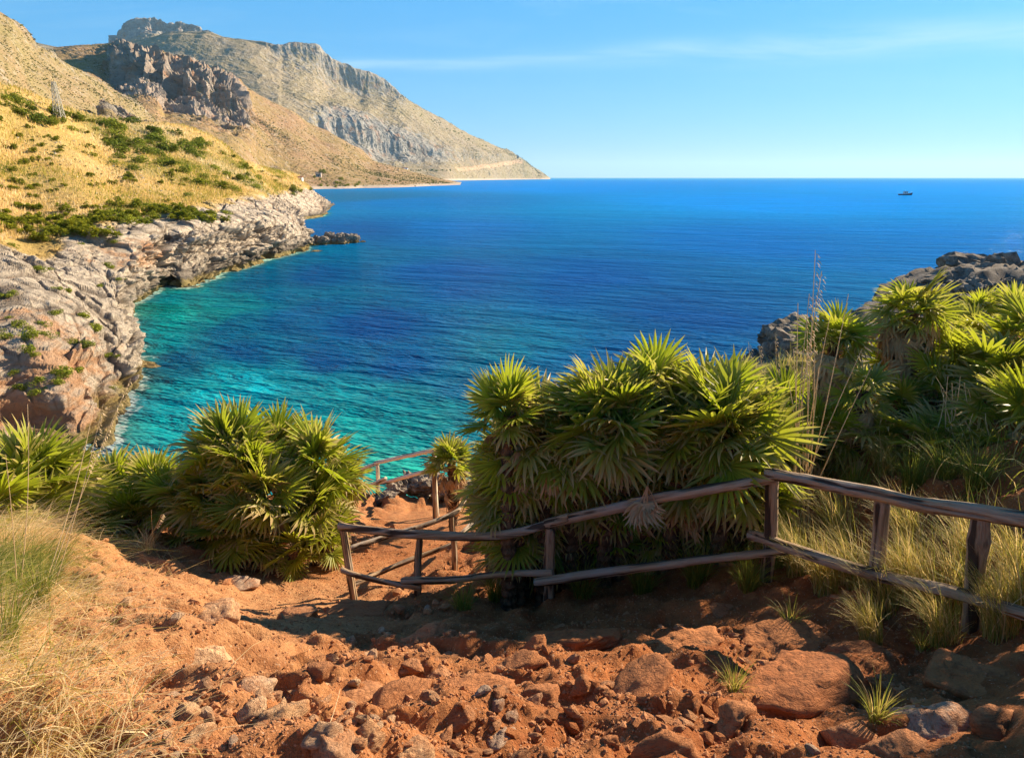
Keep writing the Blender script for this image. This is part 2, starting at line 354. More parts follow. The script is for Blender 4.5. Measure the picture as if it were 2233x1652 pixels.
ns = [30, 110, 110, 100, 60, 60, 60, 44, 50, 70, 80, 70, 44, 44, 44, 30, 30, 16, 10]
G = loft(stations, ns, [8, 50, 66, 72, 86, 50, 36, 5])
rock = G[..., 3].reshape(-1).copy(); G = G[..., :3]
N = grid_normals(G); shp = G.shape; V = G.reshape(-1, 3); N = N.reshape(-1, 3)
if N[:, 2].mean() < 0: N = -N
def blocks(V, size, flat, seed):
    p = V / size * np.array([1, 1, flat]); p = p + .25 * np.stack([vn(V / size * .8, seed + 7), vn(V / size * .8, seed + 8), vn(V / size * .8, seed + 9)], 1)
    f1, f2, c = worley(p, seed); return f2 - f1, c
tilt = V.copy(); tilt[:, 2] += .12 * V[:, 0] - .05 * V[:, 1]
e1, c1 = blocks(tilt, 6.0, 3.4, 1); e2, c2 = blocks(tilt, 2.2, 2.6, 2); e3, c3 = blocks(tilt, .8, 2.0, 3); e4, c4 = blocks(tilt, .42, 1.8, 4)
zg = sstep(V[:, 2], 13, 6); rk = np.clip(rock * 1.6 - .3, 0, 1)
rk = np.clip(rk + (fbm(V * .08, 3, 5) * .5) * (rock > .05), 0, 1)
sc = 1 + V[:, 1] / 300
lay = fbm(A3(tilt[:, 0] * .06, tilt[:, 1] * .06, tilt[:, 2] * .9), 4, 12)
lz = (tilt[:, 2] * 1.0 + fbm(V * .12, 3, 15) * 1.6) / 1.25; led = _h(np.floor(lz).astype(np.int64), np.floor(lz * 0).astype(np.int64), np.zeros(len(V), np.int64), 5) - .5; led = led * sstep(np.abs(lz % 1 - .5), .5, .34) * np.clip(.6 + 1.2 * fbm(V * .11, 2, 37), 0, 1.4)
disp = rk * (led * 1.3 * (1 + .4 * fbm(V * .3, 2, 6)) + ((c1 - .5) * 1.2 + .7) * sstep(e1, 0, .14) + ((c2 - .5) * .55 + .35) * sstep(e2, 0, .18) + ((c3 - .5) * .3 + .12) * sstep(e3, 0, .28) + ((c4 - .5) * .16 + .08) * sstep(e4, 0, .3) * sstep(V[:, 1], 95, 60) + ridg(V * .9, 4, 19) * .35 + lay * 1.0 - .8) * sc
disp += (1 - rk) * (fbm(V * .06, 4, 8) * 1.0 + fbm(V * .8, 3, 9) * .12)
far_ = sstep(V[:, 1], 60, 30); disp *= 1 - .3 * far_
disp *= 1 - .9 * sstep(N[:, 2], .35, .85) * rk
V2 = V + N * disp[:, None]; V2[:, 2] += rk * ((c2 - .5) * .45 * sstep(e2, 0, .18) + (c1 - .5) * .6 * sstep(e1, 0, .12))
# wash and shallow ledges where the sea meets the rock
from mathutils import kdtree
wl_ = V2[(np.abs(V2[:, 2]) < .4) & (V2[:, 1] < 320)]; wl_ = wl_[::3]; kd = kdtree.KDTree(len(wl_))
for i_, c_0 in enumerate(wl_): kd.insert((c_0[0], c_0[1], 0), i_)
kd.balance(); sv = SEA_V; ds = np.full(len(sv), 99.); near_ = np.where((sv[:, 0] < -8) & (sv[:, 1] > 18) & (sv[:, 1] < 320) & (sv[:, 0] > -150))[0]
for i_ in near_: ds[i_] = kd.find((sv[i_, 0], sv[i_, 1], 0))[2]
at_ = SEA.data.attributes.new('edge', 'FLOAT', 'POINT'); at_.data.foreach_set('value', np.exp(-ds / 1.3).astype(np.float32))
# a deep cleft in the cliff and the red overhang left of it
cl0 = P(392, 560, 103)
crk = np.clip(1 - sstep(np.minimum(e1 * 1.0, e2 * 1.6), 0.0, .10), 0, 1) * rk
crk = np.maximum(crk, sstep(np.abs(lz % 1 - .5), .44, .5) * sstep(fbm(V * .22, 3, 39), -.1, .15) * rk * sstep(N[:, 2], .9, .6))
q1 = V - P(300, 560, 92)[None]; ored = np.exp(-(q1[:, 0]**2 + q1[:, 1]**2) / 150 - ((V[:, 2] - 5) / 3)**2) * .9
q2 = V - P(120, 800, 44)[None]; ored += np.exp(-((q2**2).sum(1)) / 200) * .6
q3 = V - P(20, 900, 38)[None]; ored += np.exp(-((q3**2).sum(1)) / 90) * .45
q4 = V - P(540, 440, 160)[None]; ored += np.exp(-((q4**2).sum(1)) / 500) * .5
q5 = V - P(680, 465, 300)[None]; ored += np.exp(-((q5**2).sum(1)) / 900) * .6
dark = sstep(V[:, 1], 60, 100)
green = np.clip(sstep(V[:, 1], 110, 200) * (.5 + fbm(V * .04, 3, 44)) + .0, 0, 1)
me = mesh('coast_left', V2, gridF(shp[0], shp[1]), M_coast, False, {'rock': rock, 'crack': crk, 'ored': ored, 'dark': dark, 'green': green})
obj('coast_terrain', me, kind='structure')
COAST = V2.reshape(shp); COAST_N = N.reshape(shp); COAST_R = rock.reshape(shp[:2])

# ---------------------------------------------------------------- hills and mountains
def hill(name, cols, rows_rock, ns, nr, mat, amp, freq, back=(0, 1.25, .55), groove=0, shore=None, road=None):
    C = []
    for c in cols:
        pts = []
        for r_ in c: pts.append(P(*r_) if len(r_) == 3 else Wz(*r_))
        b = pts[0].copy(); b = np.array([b[0] * back[1], b[1] * back[1], EYE + (b[2] - EYE) * back[2]])
        pts = [b] + pts; C.append([list(p) + [k] for p, k in zip(pts, [0] + rows_rock)])
    G = loft(C, ns, nr); rk = G[..., 3].reshape(-1); G = G[..., :3]; N = grid_normals(G).reshape(-1, 3)
    if N[:, 2].mean() < 0: N = -N
    shp = G.shape; V = G.reshape(-1, 3)
    rkc = np.clip(rk, 0, 1)
    ed = np.clip(np.linspace(0, 1, shp[1])[None, :] * np.ones((shp[0], 1)), 0, 1).reshape(-1)
    d_ = amp * fbm(V * freq, 6, 21, .55) + rkc * amp * 1.1 * (ridg(V * freq * 2.2 * np.array([1, 1, .45]), 5, 22) - .3)
    if groove: d_ += rkc * groove * (ridg(V * freq * 3.5 * np.array([1, 1, .12]), 4, 23) - .5)
    e, c_ = blocks(V, 1 / freq * .09, 1.2, 5); d_ += (rkc * .5 + .06) * (c_ - .5) * amp * .35
    f = np.clip(1.0 - 0 * ed, 0, 1)
    z0 = V[:, 2].copy(); V2 = V + N * d_[:, None]
    low = sstep(z0, 0, amp * 2.5); V2 = V + (V2 - V) * np.clip(.12 + low, 0, 1)[:, None]
    sh = (sstep(z0, shore, shore * .6) if shore else 0 * z0); rd = 0 * z0
    if road is not None:
        for a, b in zip(road[:-1], road[1:]):
            ab = b - a; u = np.clip(((V - a) @ ab) / (ab @ ab), 0, 1); dd = np.linalg.norm(V - a - u[:, None] * ab, axis=1)
            rd = np.maximum(rd, sstep(dd, road_w * 1.2, road_w * .7))
    me = mesh(name, V2, gridF(shp[0], shp[1]), mat, False, {'rock': rk, 'shore': sh, 'road': rd})
    o = obj(name, me, kind='structure'); return V2.reshape(shp)
# the low near hill behind the grassy slope
H1 = [(-500, -150), (-250, -70), (-100, -10), (0, 35), (32, 49), (60, 77), (81, 102), (116, 118), (140, 137), (190, 160), (228, 179), (260, 204), (299, 225), (327, 253), (355, 278), (420, 310), (500, 350)]
cols = []
for x, y in H1:
    u = np.clip(x / 355, 0, 1); Yr = float(np.interp(x, [-500, -100, 355, 500], [330, 400, 640, 700])); yb = 330 + 60 * u
    cols.append([(x, y, Yr), (x - 12, y + 22, Yr - 60), (x - 10, y + (yb - y) * .5, Yr - 190), (x + 10, yb, 300 - 0 * u)])
HILL = hill('hill_near', cols, [.5, .2, .05, 0], 40, [6, 40, 80, 80], M_hill, 4, 1 / 40, back=(0, 1.2, .75))
# rocky knobs on the hill's right flank
K1 = [(215, 215), (228, 213), (250, 228), (280, 236), (310, 252), (335, 262), (360, 275), (400, 300)]
cols = [[(x, y, 395), (x, y + 10, 385), (x + 4, y + 34, 372), (x + 6, y + 60, 350)] for x, y in K1]
hill('hill_outcrop', cols, [.6, 1.0, .7, .1], 26, [6, 16, 24, 20], M_hill, 7, 1 / 40, groove=4)
# the middle mountain with the vertical cliffs
road_w = 1
MM = [ # x, ridge y, cliff top, cliff bottom, base, Yridge, Ybase
 (120, 108, 130, 150, 240, 1500, 900, .1), (190, 104, 125, 150, 240, 1500, 850, .1), (232, 100, 130, 172, 245, 1500, 820, .4), (258, 103, 116, 190, 260, 1480, 800, 1.25), (300, 110, 120, 178, 268, 1470, 760, 1.2), (340, 116, 128, 190, 280, 1470, 740, 1.2),
 (358, 120, 146, 226, 285, 1460, 730, 1.25), (400, 132, 153, 222, 300, 1460, 720, 1.25), (440, 146, 160, 226, 310, 1470, 700, 1.25), (475, 160, 170, 245, 325, 1480, 700, 1.25), (505, 174, 180, 256, 335, 1490, 720, 1.25), (530, 188, 203, 250, 360, 1500, 760, 1.0), (552, 200, 245, 262, 380, 1510, 820, .25),
 (580, 214, 262, 285, 390, 1530, 860, .05), (611, 228, 280, 305, 402, 1550, 900, .05), (648, 246, 300, 322, 410, 1560, 940, 0), (679, 272, 315, 340, 0, 1570, 0, 0), (711, 287, 330, 352, 0, 1580, 0, 0), (736, 300, 340, 362, 0, 1580, 0, 0), (760, 313, 350, 372, 0, 1590, 0, 0), (786, 325, 360, 378, 0, 1600, 0, 0), (814, 350, 370, 384, 0, 1610, 0, 0), (845, 359, 374, 387, 0, 1620, 0, 0), (892, 374, 384, 392, 0, 1640, 0, 0), (939, 386, 391, 396, 0, 1650, 0, 0), (975, 395, 398, 400, 0, 1640, 0, 0), (1004, 401, 401.6, 402, 0, 1600, 0, 0)]
base_y = {580: 417, 611: 416, 648: 414, 679: 413, 711: 412, 736: 411.5, 760: 411, 786: 410, 814: 409.5, 845: 409, 892: 407.5, 939: 405, 975: 403.8, 1004: 402.6}
cols = []; rr_ = []
for x, yr, ct, cb, yb, Yr, Yb, rk in MM:
    if x in base_y:
        w = Wz(x, base_y[x]); Yb = w[1]; g_ = float(np.clip((x - 560) / 200, 0, 1)); mx = lambda a_, b_: a_ + (b_ - a_) * g_
        cols.append([P(x, yr, Yr), P(x, ct, mx(Yr - 230, Yr - (Yr - Yb) * .35)), P(x, cb, mx(Yr - 265, Yr - (Yr - Yb) * .55)), P(x, cb + (base_y[x] - cb) * mx(.5, .8), mx((Yr - 230 + Yb) / 2 - 20, Yr - (Yr - Yb) * .93)), w + np.array([0, -2, -6])])
    else:
        Yc = Yr - 230
        cols.append([P(x, yr, Yr), P(x, ct, Yc), P(x, cb, Yc - 35), P(x, cb + (yb - cb) * .5, (Yc + Yb) / 2 - 20), P(x, yb, Yb)])
    rr_.append([0, .05 if rk > 1 else 0, rk, rk, .1, 0])
C = []
for c, k in zip(cols, rr_):
    b = c[0].copy(); b = np.array([b[0] * 1.12, b[1] * 1.15, EYE + (b[2] - EYE) * .8]); c = [b] + c
    C.append([list(p) + [kk] for p, kk in zip(c, k)])
def hill_from(name, C, ns, nr, mat, amp, freq, groove, shore, road=None, rw=8, roadz=None):
    G = loft(C, ns, nr); rk = G[..., 3].reshape(-1); G = G[..., :3]; N = grid_normals(G).reshape(-1, 3)
    if N[:, 2].mean() < 0: N = -N
    shp = G.shape; V = G.reshape(-1, 3); rkc = np.clip(rk, 0, 1)
    d_ = amp * fbm(V * freq, 6, 21, .55) + rkc * amp * .8 * (ridg(V * freq * 2.0 * np.array([1, 1, .5]), 5, 22) - .3)
    d_ += rkc * groove * (ridg(V * freq * 2.6 * np.array([1, 1, .12]), 4, 23) - .5)
    e, c_ = blocks(V, 1 / freq * .10, 1.0, 5); d_ += (rkc * .5 + .08) * (c_ - .5) * amp * .5
    z0 = V[:, 2].copy(); low = sstep(z0, 0, amp * 3); V2 = V + N * (d_ * np.clip(.1 + low, 0, 1))[:, None]
    sh = sstep(z0, shore * 1.3, shore * .8) if shore else 0 * z0; rd = 0 * z0
    if road is not None:
        for a, b in zip(road[:-1], road[1:]):
            ab = b - a; u = np.clip(((V - a) @ ab) / (ab @ ab), 0, 1); dd = np.abs((V - a - u[:, None] * ab)[:, 2]); dx = np.abs((V - a - u[:, None] * ab)[:, 0])
            rd = np.maximum(rd, sstep(dd, rw * 1.3, rw * .8) * (dx < rw * 3))
    me = mesh(name, V2, gridF(shp[0], shp[1]), mat, False, {'rock': rk, 'shore': sh, 'road': rd})
    OB[name] = obj(name, me, kind='structure'); return V2.reshape(shp)
OB = {}
MID = hill_from('mountain_with_cliffs', C, 26, [6, 30, 60, 70, 60, 40], M_mid, 8, 1 / 80, 30, 3.5)
# the big mountain running down to the cape
sil = [(-300, 60), (-100, 80), (60, 90), (81, 97), (150, 108), (180, 105), (225, 100), (292, 91), (352, 76), (387, 72), (422, 74), (457, 76), (492, 84), (545, 93), (600, 101), (617, 101), (636, 94), (673, 90), (689, 95), (714, 119), (740, 132), (767, 144), (786, 155), (804, 156), (842, 175), (861, 190), (881, 212), (923, 237), (973, 265), (1017, 287), (1048, 303), (1095, 322), (1123, 337), (1145, 350), (1167, 365), (1186, 378), (1200, 388)]
def pw(x, pts): return float(np.interp(x, [a for a, b in pts], [b for a, b in pts]))
rocktop = [(-300, 0), (560, 0), (617, 24), (673, 50), (700, 62), (767, 58), (842, 34), (881, 10), (930, 3), (1200, 1)]
cl_t = [(-300, 230), (560, 250), (704, 250), (751, 250), (786, 262), (842, 290), (892, 300), (942, 325), (986, 331), (1110, 336), (1145, 352), (1200, 388.4)]
cl_b = [(-300, 250), (560, 275), (704, 287), (736, 303), (786, 317), (845, 334), (876, 338), (923, 341), (1001, 348), (1095, 351), (1145, 355), (1200, 388.6)]
shy = [(-300, 400), (600, 400), (870, 396.5), (986, 394), (1080, 392), (1200, 390)]
ckr = [(560, 0), (690, .6), (730, 1.2), (800, 1.1), (900, 1.0), (1000, .6), (1100, .5), (1145, .1)]
C = []
for x, y in sil:
    Yr = pw(x, [(-300, 3800), (600, 3900), (673, 4000), (881, 4400), (1080, 5300), (1200, 7100)]); Yb = Wz(x, pw(x, shy))[1] if x > 840 else pw(x, [(-300, 2300), (600, 2400), (840, 3200)])
    if x > 840: Yb = pw(x, [(840, 3200), (986, 3500), (1080, 4700), (1200, 6800)])
    u = lambda f: Yb + (Yr - Yb) * f
    rt = pw(x, rocktop); a = pw(x, cl_t); b = pw(x, cl_b); ys = pw(x, shy)
    a = max(a, y + rt + 2); b = max(b, a + 1)
    rr0 = .6 if rt > 5 else .15
    c = [P(x, y, u(1)), P(x, y + max(rt, 1.2), u(.93)), P(x, (y + rt + a) / 2, u(.66)), P(x, a, u(.38)), P(x, b, u(.34)), P(x, b + (ys - b) * .55, u(.12))]
    w = P(x, ys, Yb); 
    if x > 840: w[2] = -8
    c.append(w); bk = np.array([c[0][0] * 1.15, c[0][1] * 1.15, EYE + (c[0][2] - EYE) * .8])
    ck = pw(x, ckr) * .8
    C.append([list(p) + [k] for p, k in zip([bk] + c, [.2, rr0, rr0 * .8, .28, ck, ck, .2, .3])])
road = [P(x, y, Y) for x, y, Y in ((860, 369, 3280), (905, 370, 3500), (1001, 366, 3900), (1055, 361, 4300))]
FAR = hill_from('mountain_cape', C, 18, [6, 34, 50, 80, 44, 60, 40], M_far, 18, 1 / 260, 26, 9)
# pale rocky peak far behind
pk = [(200, 112), (225, 104), (240, 92), (256, 75), (281, 53), (295, 47), (320, 41), (345, 45), (365, 50), (393, 47), (415, 56), (432, 66), (460, 75), (500, 90), (560, 105)]
C = []
for x, y in pk:
    c = [P(x, y, 5200), P(x, y + 16, 5100), P(x, y + 40, 4900), P(x, y + 90, 4400)]
    bk = np.array([c[0][0] * 1.1, c[0][1] * 1.1, EYE + (c[0][2] - EYE) * .8]); C.append([list(p) + [k] for p, k in zip([bk] + c, [1, 1.2, 1.1, .4, .2])])
hill_from('mountain_peak', C, 22, [5, 30, 30, 16], M_far, 22, 1 / 260, 50, 0)

def paint_road(nm, G, pts, rw):
    v = G.reshape(-1, 3); a = v[:, 1] * math.cos(PITCH) - (v[:, 2] - EYE) * math.sin(PITCH); b = v[:, 1] * math.sin(PITCH) + (v[:, 2] - EYE) * math.cos(PITCH); sx, sy = (CX + FPX * v[:, 0] / a) / K, (CY - FPX * b / a) / K
    q_ = []
    for x, y in pts:
        k = np.where((np.abs(sx - x) < 5) & (np.abs(sy - y) < 3))[0]
        if len(k): q_.append(v[k[np.argmin(v[k, 1])]])
    rd = np.zeros(len(v))
    for a_, b_ in zip(q_[:-1], q_[1:]):
        ab = b_ - a_; u = np.clip(((v - a_) @ ab) / (ab @ ab), 0, 1); rd = np.maximum(rd, sstep(np.linalg.norm(v - a_ - u[:, None] * ab, axis=1), rw * 1.4, rw * .7))
    OB[nm].data.attributes['road'].data.foreach_set('value', rd.astype(np.float32))
paint_road('mountain_cape', FAR, [(1001, 365), (1030, 363.5), (1055, 361), (1079, 359), (1100, 355), (1117, 352.5), (1130, 351), (1143, 349.5)], 13)
# ================================================================ NEAR GROUND
gc = []  # control points: X, Y, z relative to the eye
def c_(X, Y, z): gc.append((X, Y, z))
prof = [(-3, -1.3), (0, -1.5), (1.7, -1.95), (3, -2.62), (4.5, -3.5), (6, -4.28), (7, -4.8), (8.7, -5.25), (10, -5.65), (11.6, -6.15), (13.8, -6.95), (16, -7.3), (20, -8)]
for y, z in prof:
    c_(-1.2, y, z)
    if y > 5: c_(-3.0, y, z)
for X, Y, z in [(3.2, 4.2, -3.24), (2.4, 5.6, -3.62), (.4, 6.1, -4.3), (5.15, 8.5, -2.75), (4.3, 8.5, -3.25), (5.2, 15, -4.25), (8, 20, -4.9), (12, 22, -5.6), (9, 15, -4.5), (17.6, 28, -3.6), (30, 34, -4), (30, 20, -2.5), (15, 15, -3.7), (10, 10, -2.2), (7, 7, -1.9), (5, 4.5, -2.2), (4.5, 2.5, -1.9), (3, 1.5, -1.8), (6, 0, -1.2), (2.2, 3, -2.75),
                (1.5, 8, -4.6), (.5, 10, -5.3), (2.8, 7.2, -3.8), (2.5, 10, -4.8), (3, 13, -5.2), (0, 13.8, -6.9),
                (-2.4, 3.2, -2.45), (-3.5, 5, -3.2), (-5, 7, -4.1), (-4.5, 8.5, -4.95), (-7, 9, -4.6), (-10, 10, -4.6), (-6, 4, -2.6), (-5, 1, -1.8), (-12, 14, -6.6), (-6, 12, -6.3), (-20, 14, -5), (-20, 24, -12.5), (-12, 0, -1.5), (-15, 6, -3)]: c_(X, Y, z)
gc = np.array(gc); _n = len(gc)
_A = np.linalg.norm(gc[:, None, :2] - gc[None, :, :2], axis=2)
_M = np.zeros((_n + 3, _n + 3)); _M[:_n, :_n] = _A + np.eye(_n) * -.02; _M[:_n, _n] = 1; _M[:_n, _n + 1:] = gc[:, :2]; _M[_n:, :_n] = _M[:_n, _n:].T
_w = np.linalg.solve(_M, np.concatenate([gc[:, 2], [0, 0, 0]]))
EX = [(-40, 40), (-30, 38), (-20, 26), (-12, 16), (-6, 12.9), (-3.5, 13.6), (-1, 14.6), (1, 14.6), (3, 15), (5.2, 17.5), (8, 21), (12, 25), (18, 31), (30, 38), (45, 42)]
def ground_base(x, y):
    r = np.zeros_like(x)
    for i in range(_n): r += _w[i] * np.hypot(x - gc[i, 0], y - gc[i, 1])
    r += _w[_n] + _w[_n + 1] * x + _w[_n + 2] * y
    E = np.interp(x, [a for a, b in EX], [b for a, b in EX]) + vn(A3(x * .5, y * .5), 71) * .8
    over = np.maximum(y - E, 0)
    z = r + EYE
    drop = over * 2.2 + np.minimum(over, 1.0) * .8
    return np.maximum(z - drop, -3.0 - 0 * z)
def pathmask(x, y):
    pts = [(-.6, 0), (-.9, 3.5), (-2.0, 6.0), (-2.9, 7.6), (-1.8, 8.6), (-1.2, 10), (-1.6, 12), (-1.7, 13.5)]
    d_ = np.full(x.shape, 9.)
    for (a, b), (c, d2) in zip(pts[:-1], pts[1:]):
        ux, uy = c - a, d2 - b; u = np.clip(((x - a) * ux + (y - b) * uy) / (ux * ux + uy * uy), 0, 1)
        d_ = np.minimum(d_, np.hypot(x - a - u * ux, y - b - u * uy))
    return sstep(d_, 1.15, .45) * sstep(y, 4.6, 5.8)
def ground_z(x, y):
    x = np.asarray(x, float).ravel(); y = np.asarray(y, float).ravel()
    b = ground_base(x, y); pm = pathmask(x, y); p = A3(x, y)
    near = sstep(y, 16, 8)
    led = fbm(A3(x * .55 + y * .4, y * .9 - x * .3), 4, 61)
    st_ = np.abs((led * 2.4) % 1 - .5) * 2; st_ = sstep(st_, .1, .9)          # stepped rock ledges
    f1, f2, cc = worley(A3(x * 1.5 + .3 * vn(p * 2, 5), y * 1.5), 63)
    g1, g2, gc2 = worley(A3(x * 6, y * 6), 65)
    rough = (led * .15 + (st_ - .5) * .14 + (cc - .5) * .08 * sstep(f2 - f1, .0, .2)) * (1 - .8 * pm) * (1 - .35 * sstep(x, -.3, .6))
    sw = (x - y) * .707 + .35 * fbm(p * .9, 3, 73); rd_ = 1 - np.abs(((sw * 1.15 + .25 * vn(p * .7, 74)) % 1) - .62) / .62; rd_ = np.clip(rd_, 0, 1) ** 1.3
    rough += (rd_ - .5) * .14 * (1 - pm) * sstep(y, 8, 6) * (.6 + .8 * vn(p * .6, 75)) + np.abs(fbm(p * 2.2, 4, 76)) * .10 * (1 - .8 * pm) * near
    rough += ((gc2 - .5) * .03 * sstep(g2 - g1, 0, .25)) * (1 - .6 * pm) * near
    rough += (fbm(p * 3, 4, 66) * .035 + np.abs(fbm(p * 9, 3, 68)) * .03) * near * (1 - .5 * pm)
    edge = sstep(y, 12.0, 14) ; rough += edge * (np.abs(fbm(p * 1.2, 4, 67)) * .4 + (cc - .5) * .25) * sstep(b, 4, 7)
    return b + rough
na, nr_ = 640, 500
az_ = np.linspace(R(-120), R(120), na); t_ = np.linspace(-1, 1, na); az_ = R(120) * (t_ * .42 + t_**3 * .58)
rr = np.concatenate([np.geomspace(.6, 16, nr_ - 110), np.linspace(16.1, 60, 110)])
AA, RR = np.meshgrid(az_, rr, indexing='ij'); gx, gy = (RR * np.sin(AA)).ravel(), (RR * np.cos(AA)).ravel()
gz = ground_z(gx, gy)
def mat_ground():
    m, q, out = material('red_earth'); p = pos(q); X = q.xyz(p)
    n1 = q.noise(p, .9, 6, .62); n2 = q.noise(p, 7, 5, .65); n3 = q.noise(p, 38, 4, .7); dust = q.attr('dust'); grey = q.attr('grey')
    c = q.mix(q.ramp(n1, [(.35, 0), (.65, 1)]), (.24, .072, .024), (.42, .145, .047))
    c = q.mix(q.math('MULTIPLY', q.ramp(n2, [(.4, 0), (.7, 1)]), .6), c, (.50, .215, .08))
    c = q.mix(q.math('MULTIPLY', q.math('MULTIPLY', dust, .8), q.ramp(n2, [(.3, .35), (.6, .9)])), c, (.58, .31, .14))
    c = q.mix(q.math('MULTIPLY', q.ramp(n3, [(.35, 1), (.5, 0)]), .45), c, (.20, .075, .03))
    c = q.mix(q.math('MULTIPLY', q.ramp(q.noise(p, 60, 2, .5), [(.66, 0), (.7, 1)]), .55), c, (.72, .50, .33))
    gr = q.mix(q.ramp(q.noise(p, 1.4, 6, .7), [(.4, 0), (.6, 1)]), (.10, .085, .07), (.24, .20, .16))
    c = q.mix(q.ramp(q.math('ADD', grey, q.math('MULTIPLY', q.math('SUBTRACT', n1, .5), .9)), [(.4, 0), (.6, 1)]), c, gr)
    c = q.mix(q.ramp(q.math('ADD', q.attr('veg'), q.math('MULTIPLY', q.math('SUBTRACT', n1, .5), .8)), [(.45, 0), (.65, .85)]), c, (.13, .12, .035))
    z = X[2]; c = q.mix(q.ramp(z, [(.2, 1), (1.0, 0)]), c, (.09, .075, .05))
    h = q.math('ADD', q.noise(p, 14, 6, .75), q.math('MULTIPLY', n3, .5))
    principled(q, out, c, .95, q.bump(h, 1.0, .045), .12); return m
M_ground = mat_ground()
dust = sstep(gx, .5, -2.5) * sstep(gy, 9.5, 7.0) + sstep(gy, 9, 11) * sstep(gx, 1, -1) * .5
grey = sstep(gx + .0 * gy, 3.0, 5.0) * sstep(gy, 12.5, 15.5) + sstep(gy, 14, 16)
veg = sstep(gy, 7.5, 9) * sstep(gx, 1.0, 2.0) * (1 - sstep(gy, 15, 18)) * .9 + sstep(gx, 5.5, 8) * .45 * sstep(gy, 18, 14) + sstep(gx, -5.5, -7) * .6
GROUND = obj('ground', mesh('ground', np.stack([gx, gy, gz], 1), gridF(na, nr_)[:, ::-1], M_ground, True, {'dust': np.clip(dust, 0, 1), 'grey': np.clip(grey, 0, 1), 'veg': np.clip(veg, 0, 1)}), kind='structure')
_LR = np.geomspace(1.2, 50, 260)
def ghit(dx, dy, low=0):
    """where the line of sight through a picture point meets the ground"""
    a, b, c = ray(dx, dy); Y = _LR; x = a / b * Y; z = EYE + c / b * Y
    g = ground_z(x, Y); k = np.argmax(g > z)
    if not (g > z).any(): return None
    k = max(k, 1); d0, d1 = z[k - 1] - g[k - 1], z[k] - g[k]; u = d0 / (d0 - d1); y = Y[k - 1] + u * (Y[k] - Y[k - 1])
    return np.array([a / b * y, y, EYE + c / b * y])
def gz1(x, y): return float(ground_z([x], [y])[0])

# ================================================================ STONES
def ico(n):
    import bmesh
    bm = bmesh.new(); bmesh.ops.create_icosphere(bm, subdivisions=n, radius=1)
    V = np.array([v.co[:] for v in bm.verts]); F = np.array([[v.index for v in f.verts] for f in bm.faces]); bm.free(); return V, F
ICO = {n: ico(n) for n in (1, 2, 3, 4, 5)}
def stone_mesh(name, seed, n, mat, planes=14, noise=.06, flat=.7, fine=0, smooth=False):
    V, F = ICO[n]; g = np.random.default_rng(seed); pl = g.normal(size=(planes, 3)); pl /= np.linalg.norm(pl, axis=1)[:, None]; h = g.uniform(.55, .95, planes)
    dt = V @ pl.T; r = np.where(dt > .05, h / np.maximum(dt, .05), 9).min(1); r = np.minimum(r, 1.25)
    P_ = V * r[:, None]; sc = np.array([1, g.uniform(.6, .9), g.uniform(flat * .8, flat * 1.15)]); P_ = P_ * sc
    P_ = P_ + V * (fbm(P_ * 2.2 + seed, 3, 5)[:, None] * noise * 2)
    if fine: 
        e, c_ = blocks(P_ + seed, .30, 2.0, 9); P_ = P_ + V * ((fbm(P_ * 7 + seed, 4, 6) * fine) + (c_ - .5) * fine * 1.2)[:, None]
    return mesh(name, P_, F, mat, smooth)
def mat_stone():
    m, q, out = material('stone'); oi = q.new('ShaderNodeObjectInfo'); p = q.new('ShaderNodeTexCoord').outputs['Object']; wp = pos(q)
    r = oi.outputs['Random']; tint = q.attr('tone', 'Fac', 'OBJECT')
    n1 = q.noise(wp, 9, 6, .7); n2 = q.noise(wp, 45, 4, .7)
    a = q.mix(r, (.33, .105, .035), (.48, .185, .065)); b = q.mix(r, (.76, .48, .25), (.68, .50, .33))
    c = q.mix(tint, a, b); c = q.mix(q.ramp(r, [(.91, 0), (.93, .7)]), c, (.44, .35, .26)); c = q.mix(q.math('MULTIPLY', q.ramp(n1, [(.45, 0), (.62, 1)]), .65), c, (.46, .18, .07))
    c = q.mix(q.math('MULTIPLY', q.ramp(n2, [(.3, 1), (.48, 0)]), .5), c, (.16, .065, .032)); lay = q.noise(q.mapping(p, (2.5, 2.5, 16)), 1, 5, .7); c = q.mix(q.ramp(lay, [(.36, .6), (.5, 0)]), c, (.17, .07, .035))
    principled(q, out, c, .93, q.bump(q.math('ADD', q.math('ADD', n1, q.math('MULTIPLY', n2, .4)), lay), .9, .03), .12); return m
M_stone = mat_stone()
small = [stone_mesh('small_stone', 100 + i, 1, M_stone, 9, .05, .75) for i in range(10)]
medium = [stone_mesh('medium_stone', 200 + i, 2, M_stone, 13, .05, .7) for i in range(10)]
nst = 0
def put_stone(me, x, y, s, tone, sink=.25, rot=None, sc=None, z=None):
    z = gz1(x, y) if z is None else z
    o = bpy.data.objects.new('stone', me); link(o, GROUND, (x, y, z + s * .5 * (1 - 2 * sink)), rot or (rnd.uniform(-.5, .5), rnd.uniform(-.5, .5), rnd.uniform(0, 6.3)), [s * k for k in (sc or (1, 1, 1))]); o['tone'] = float(tone); return o
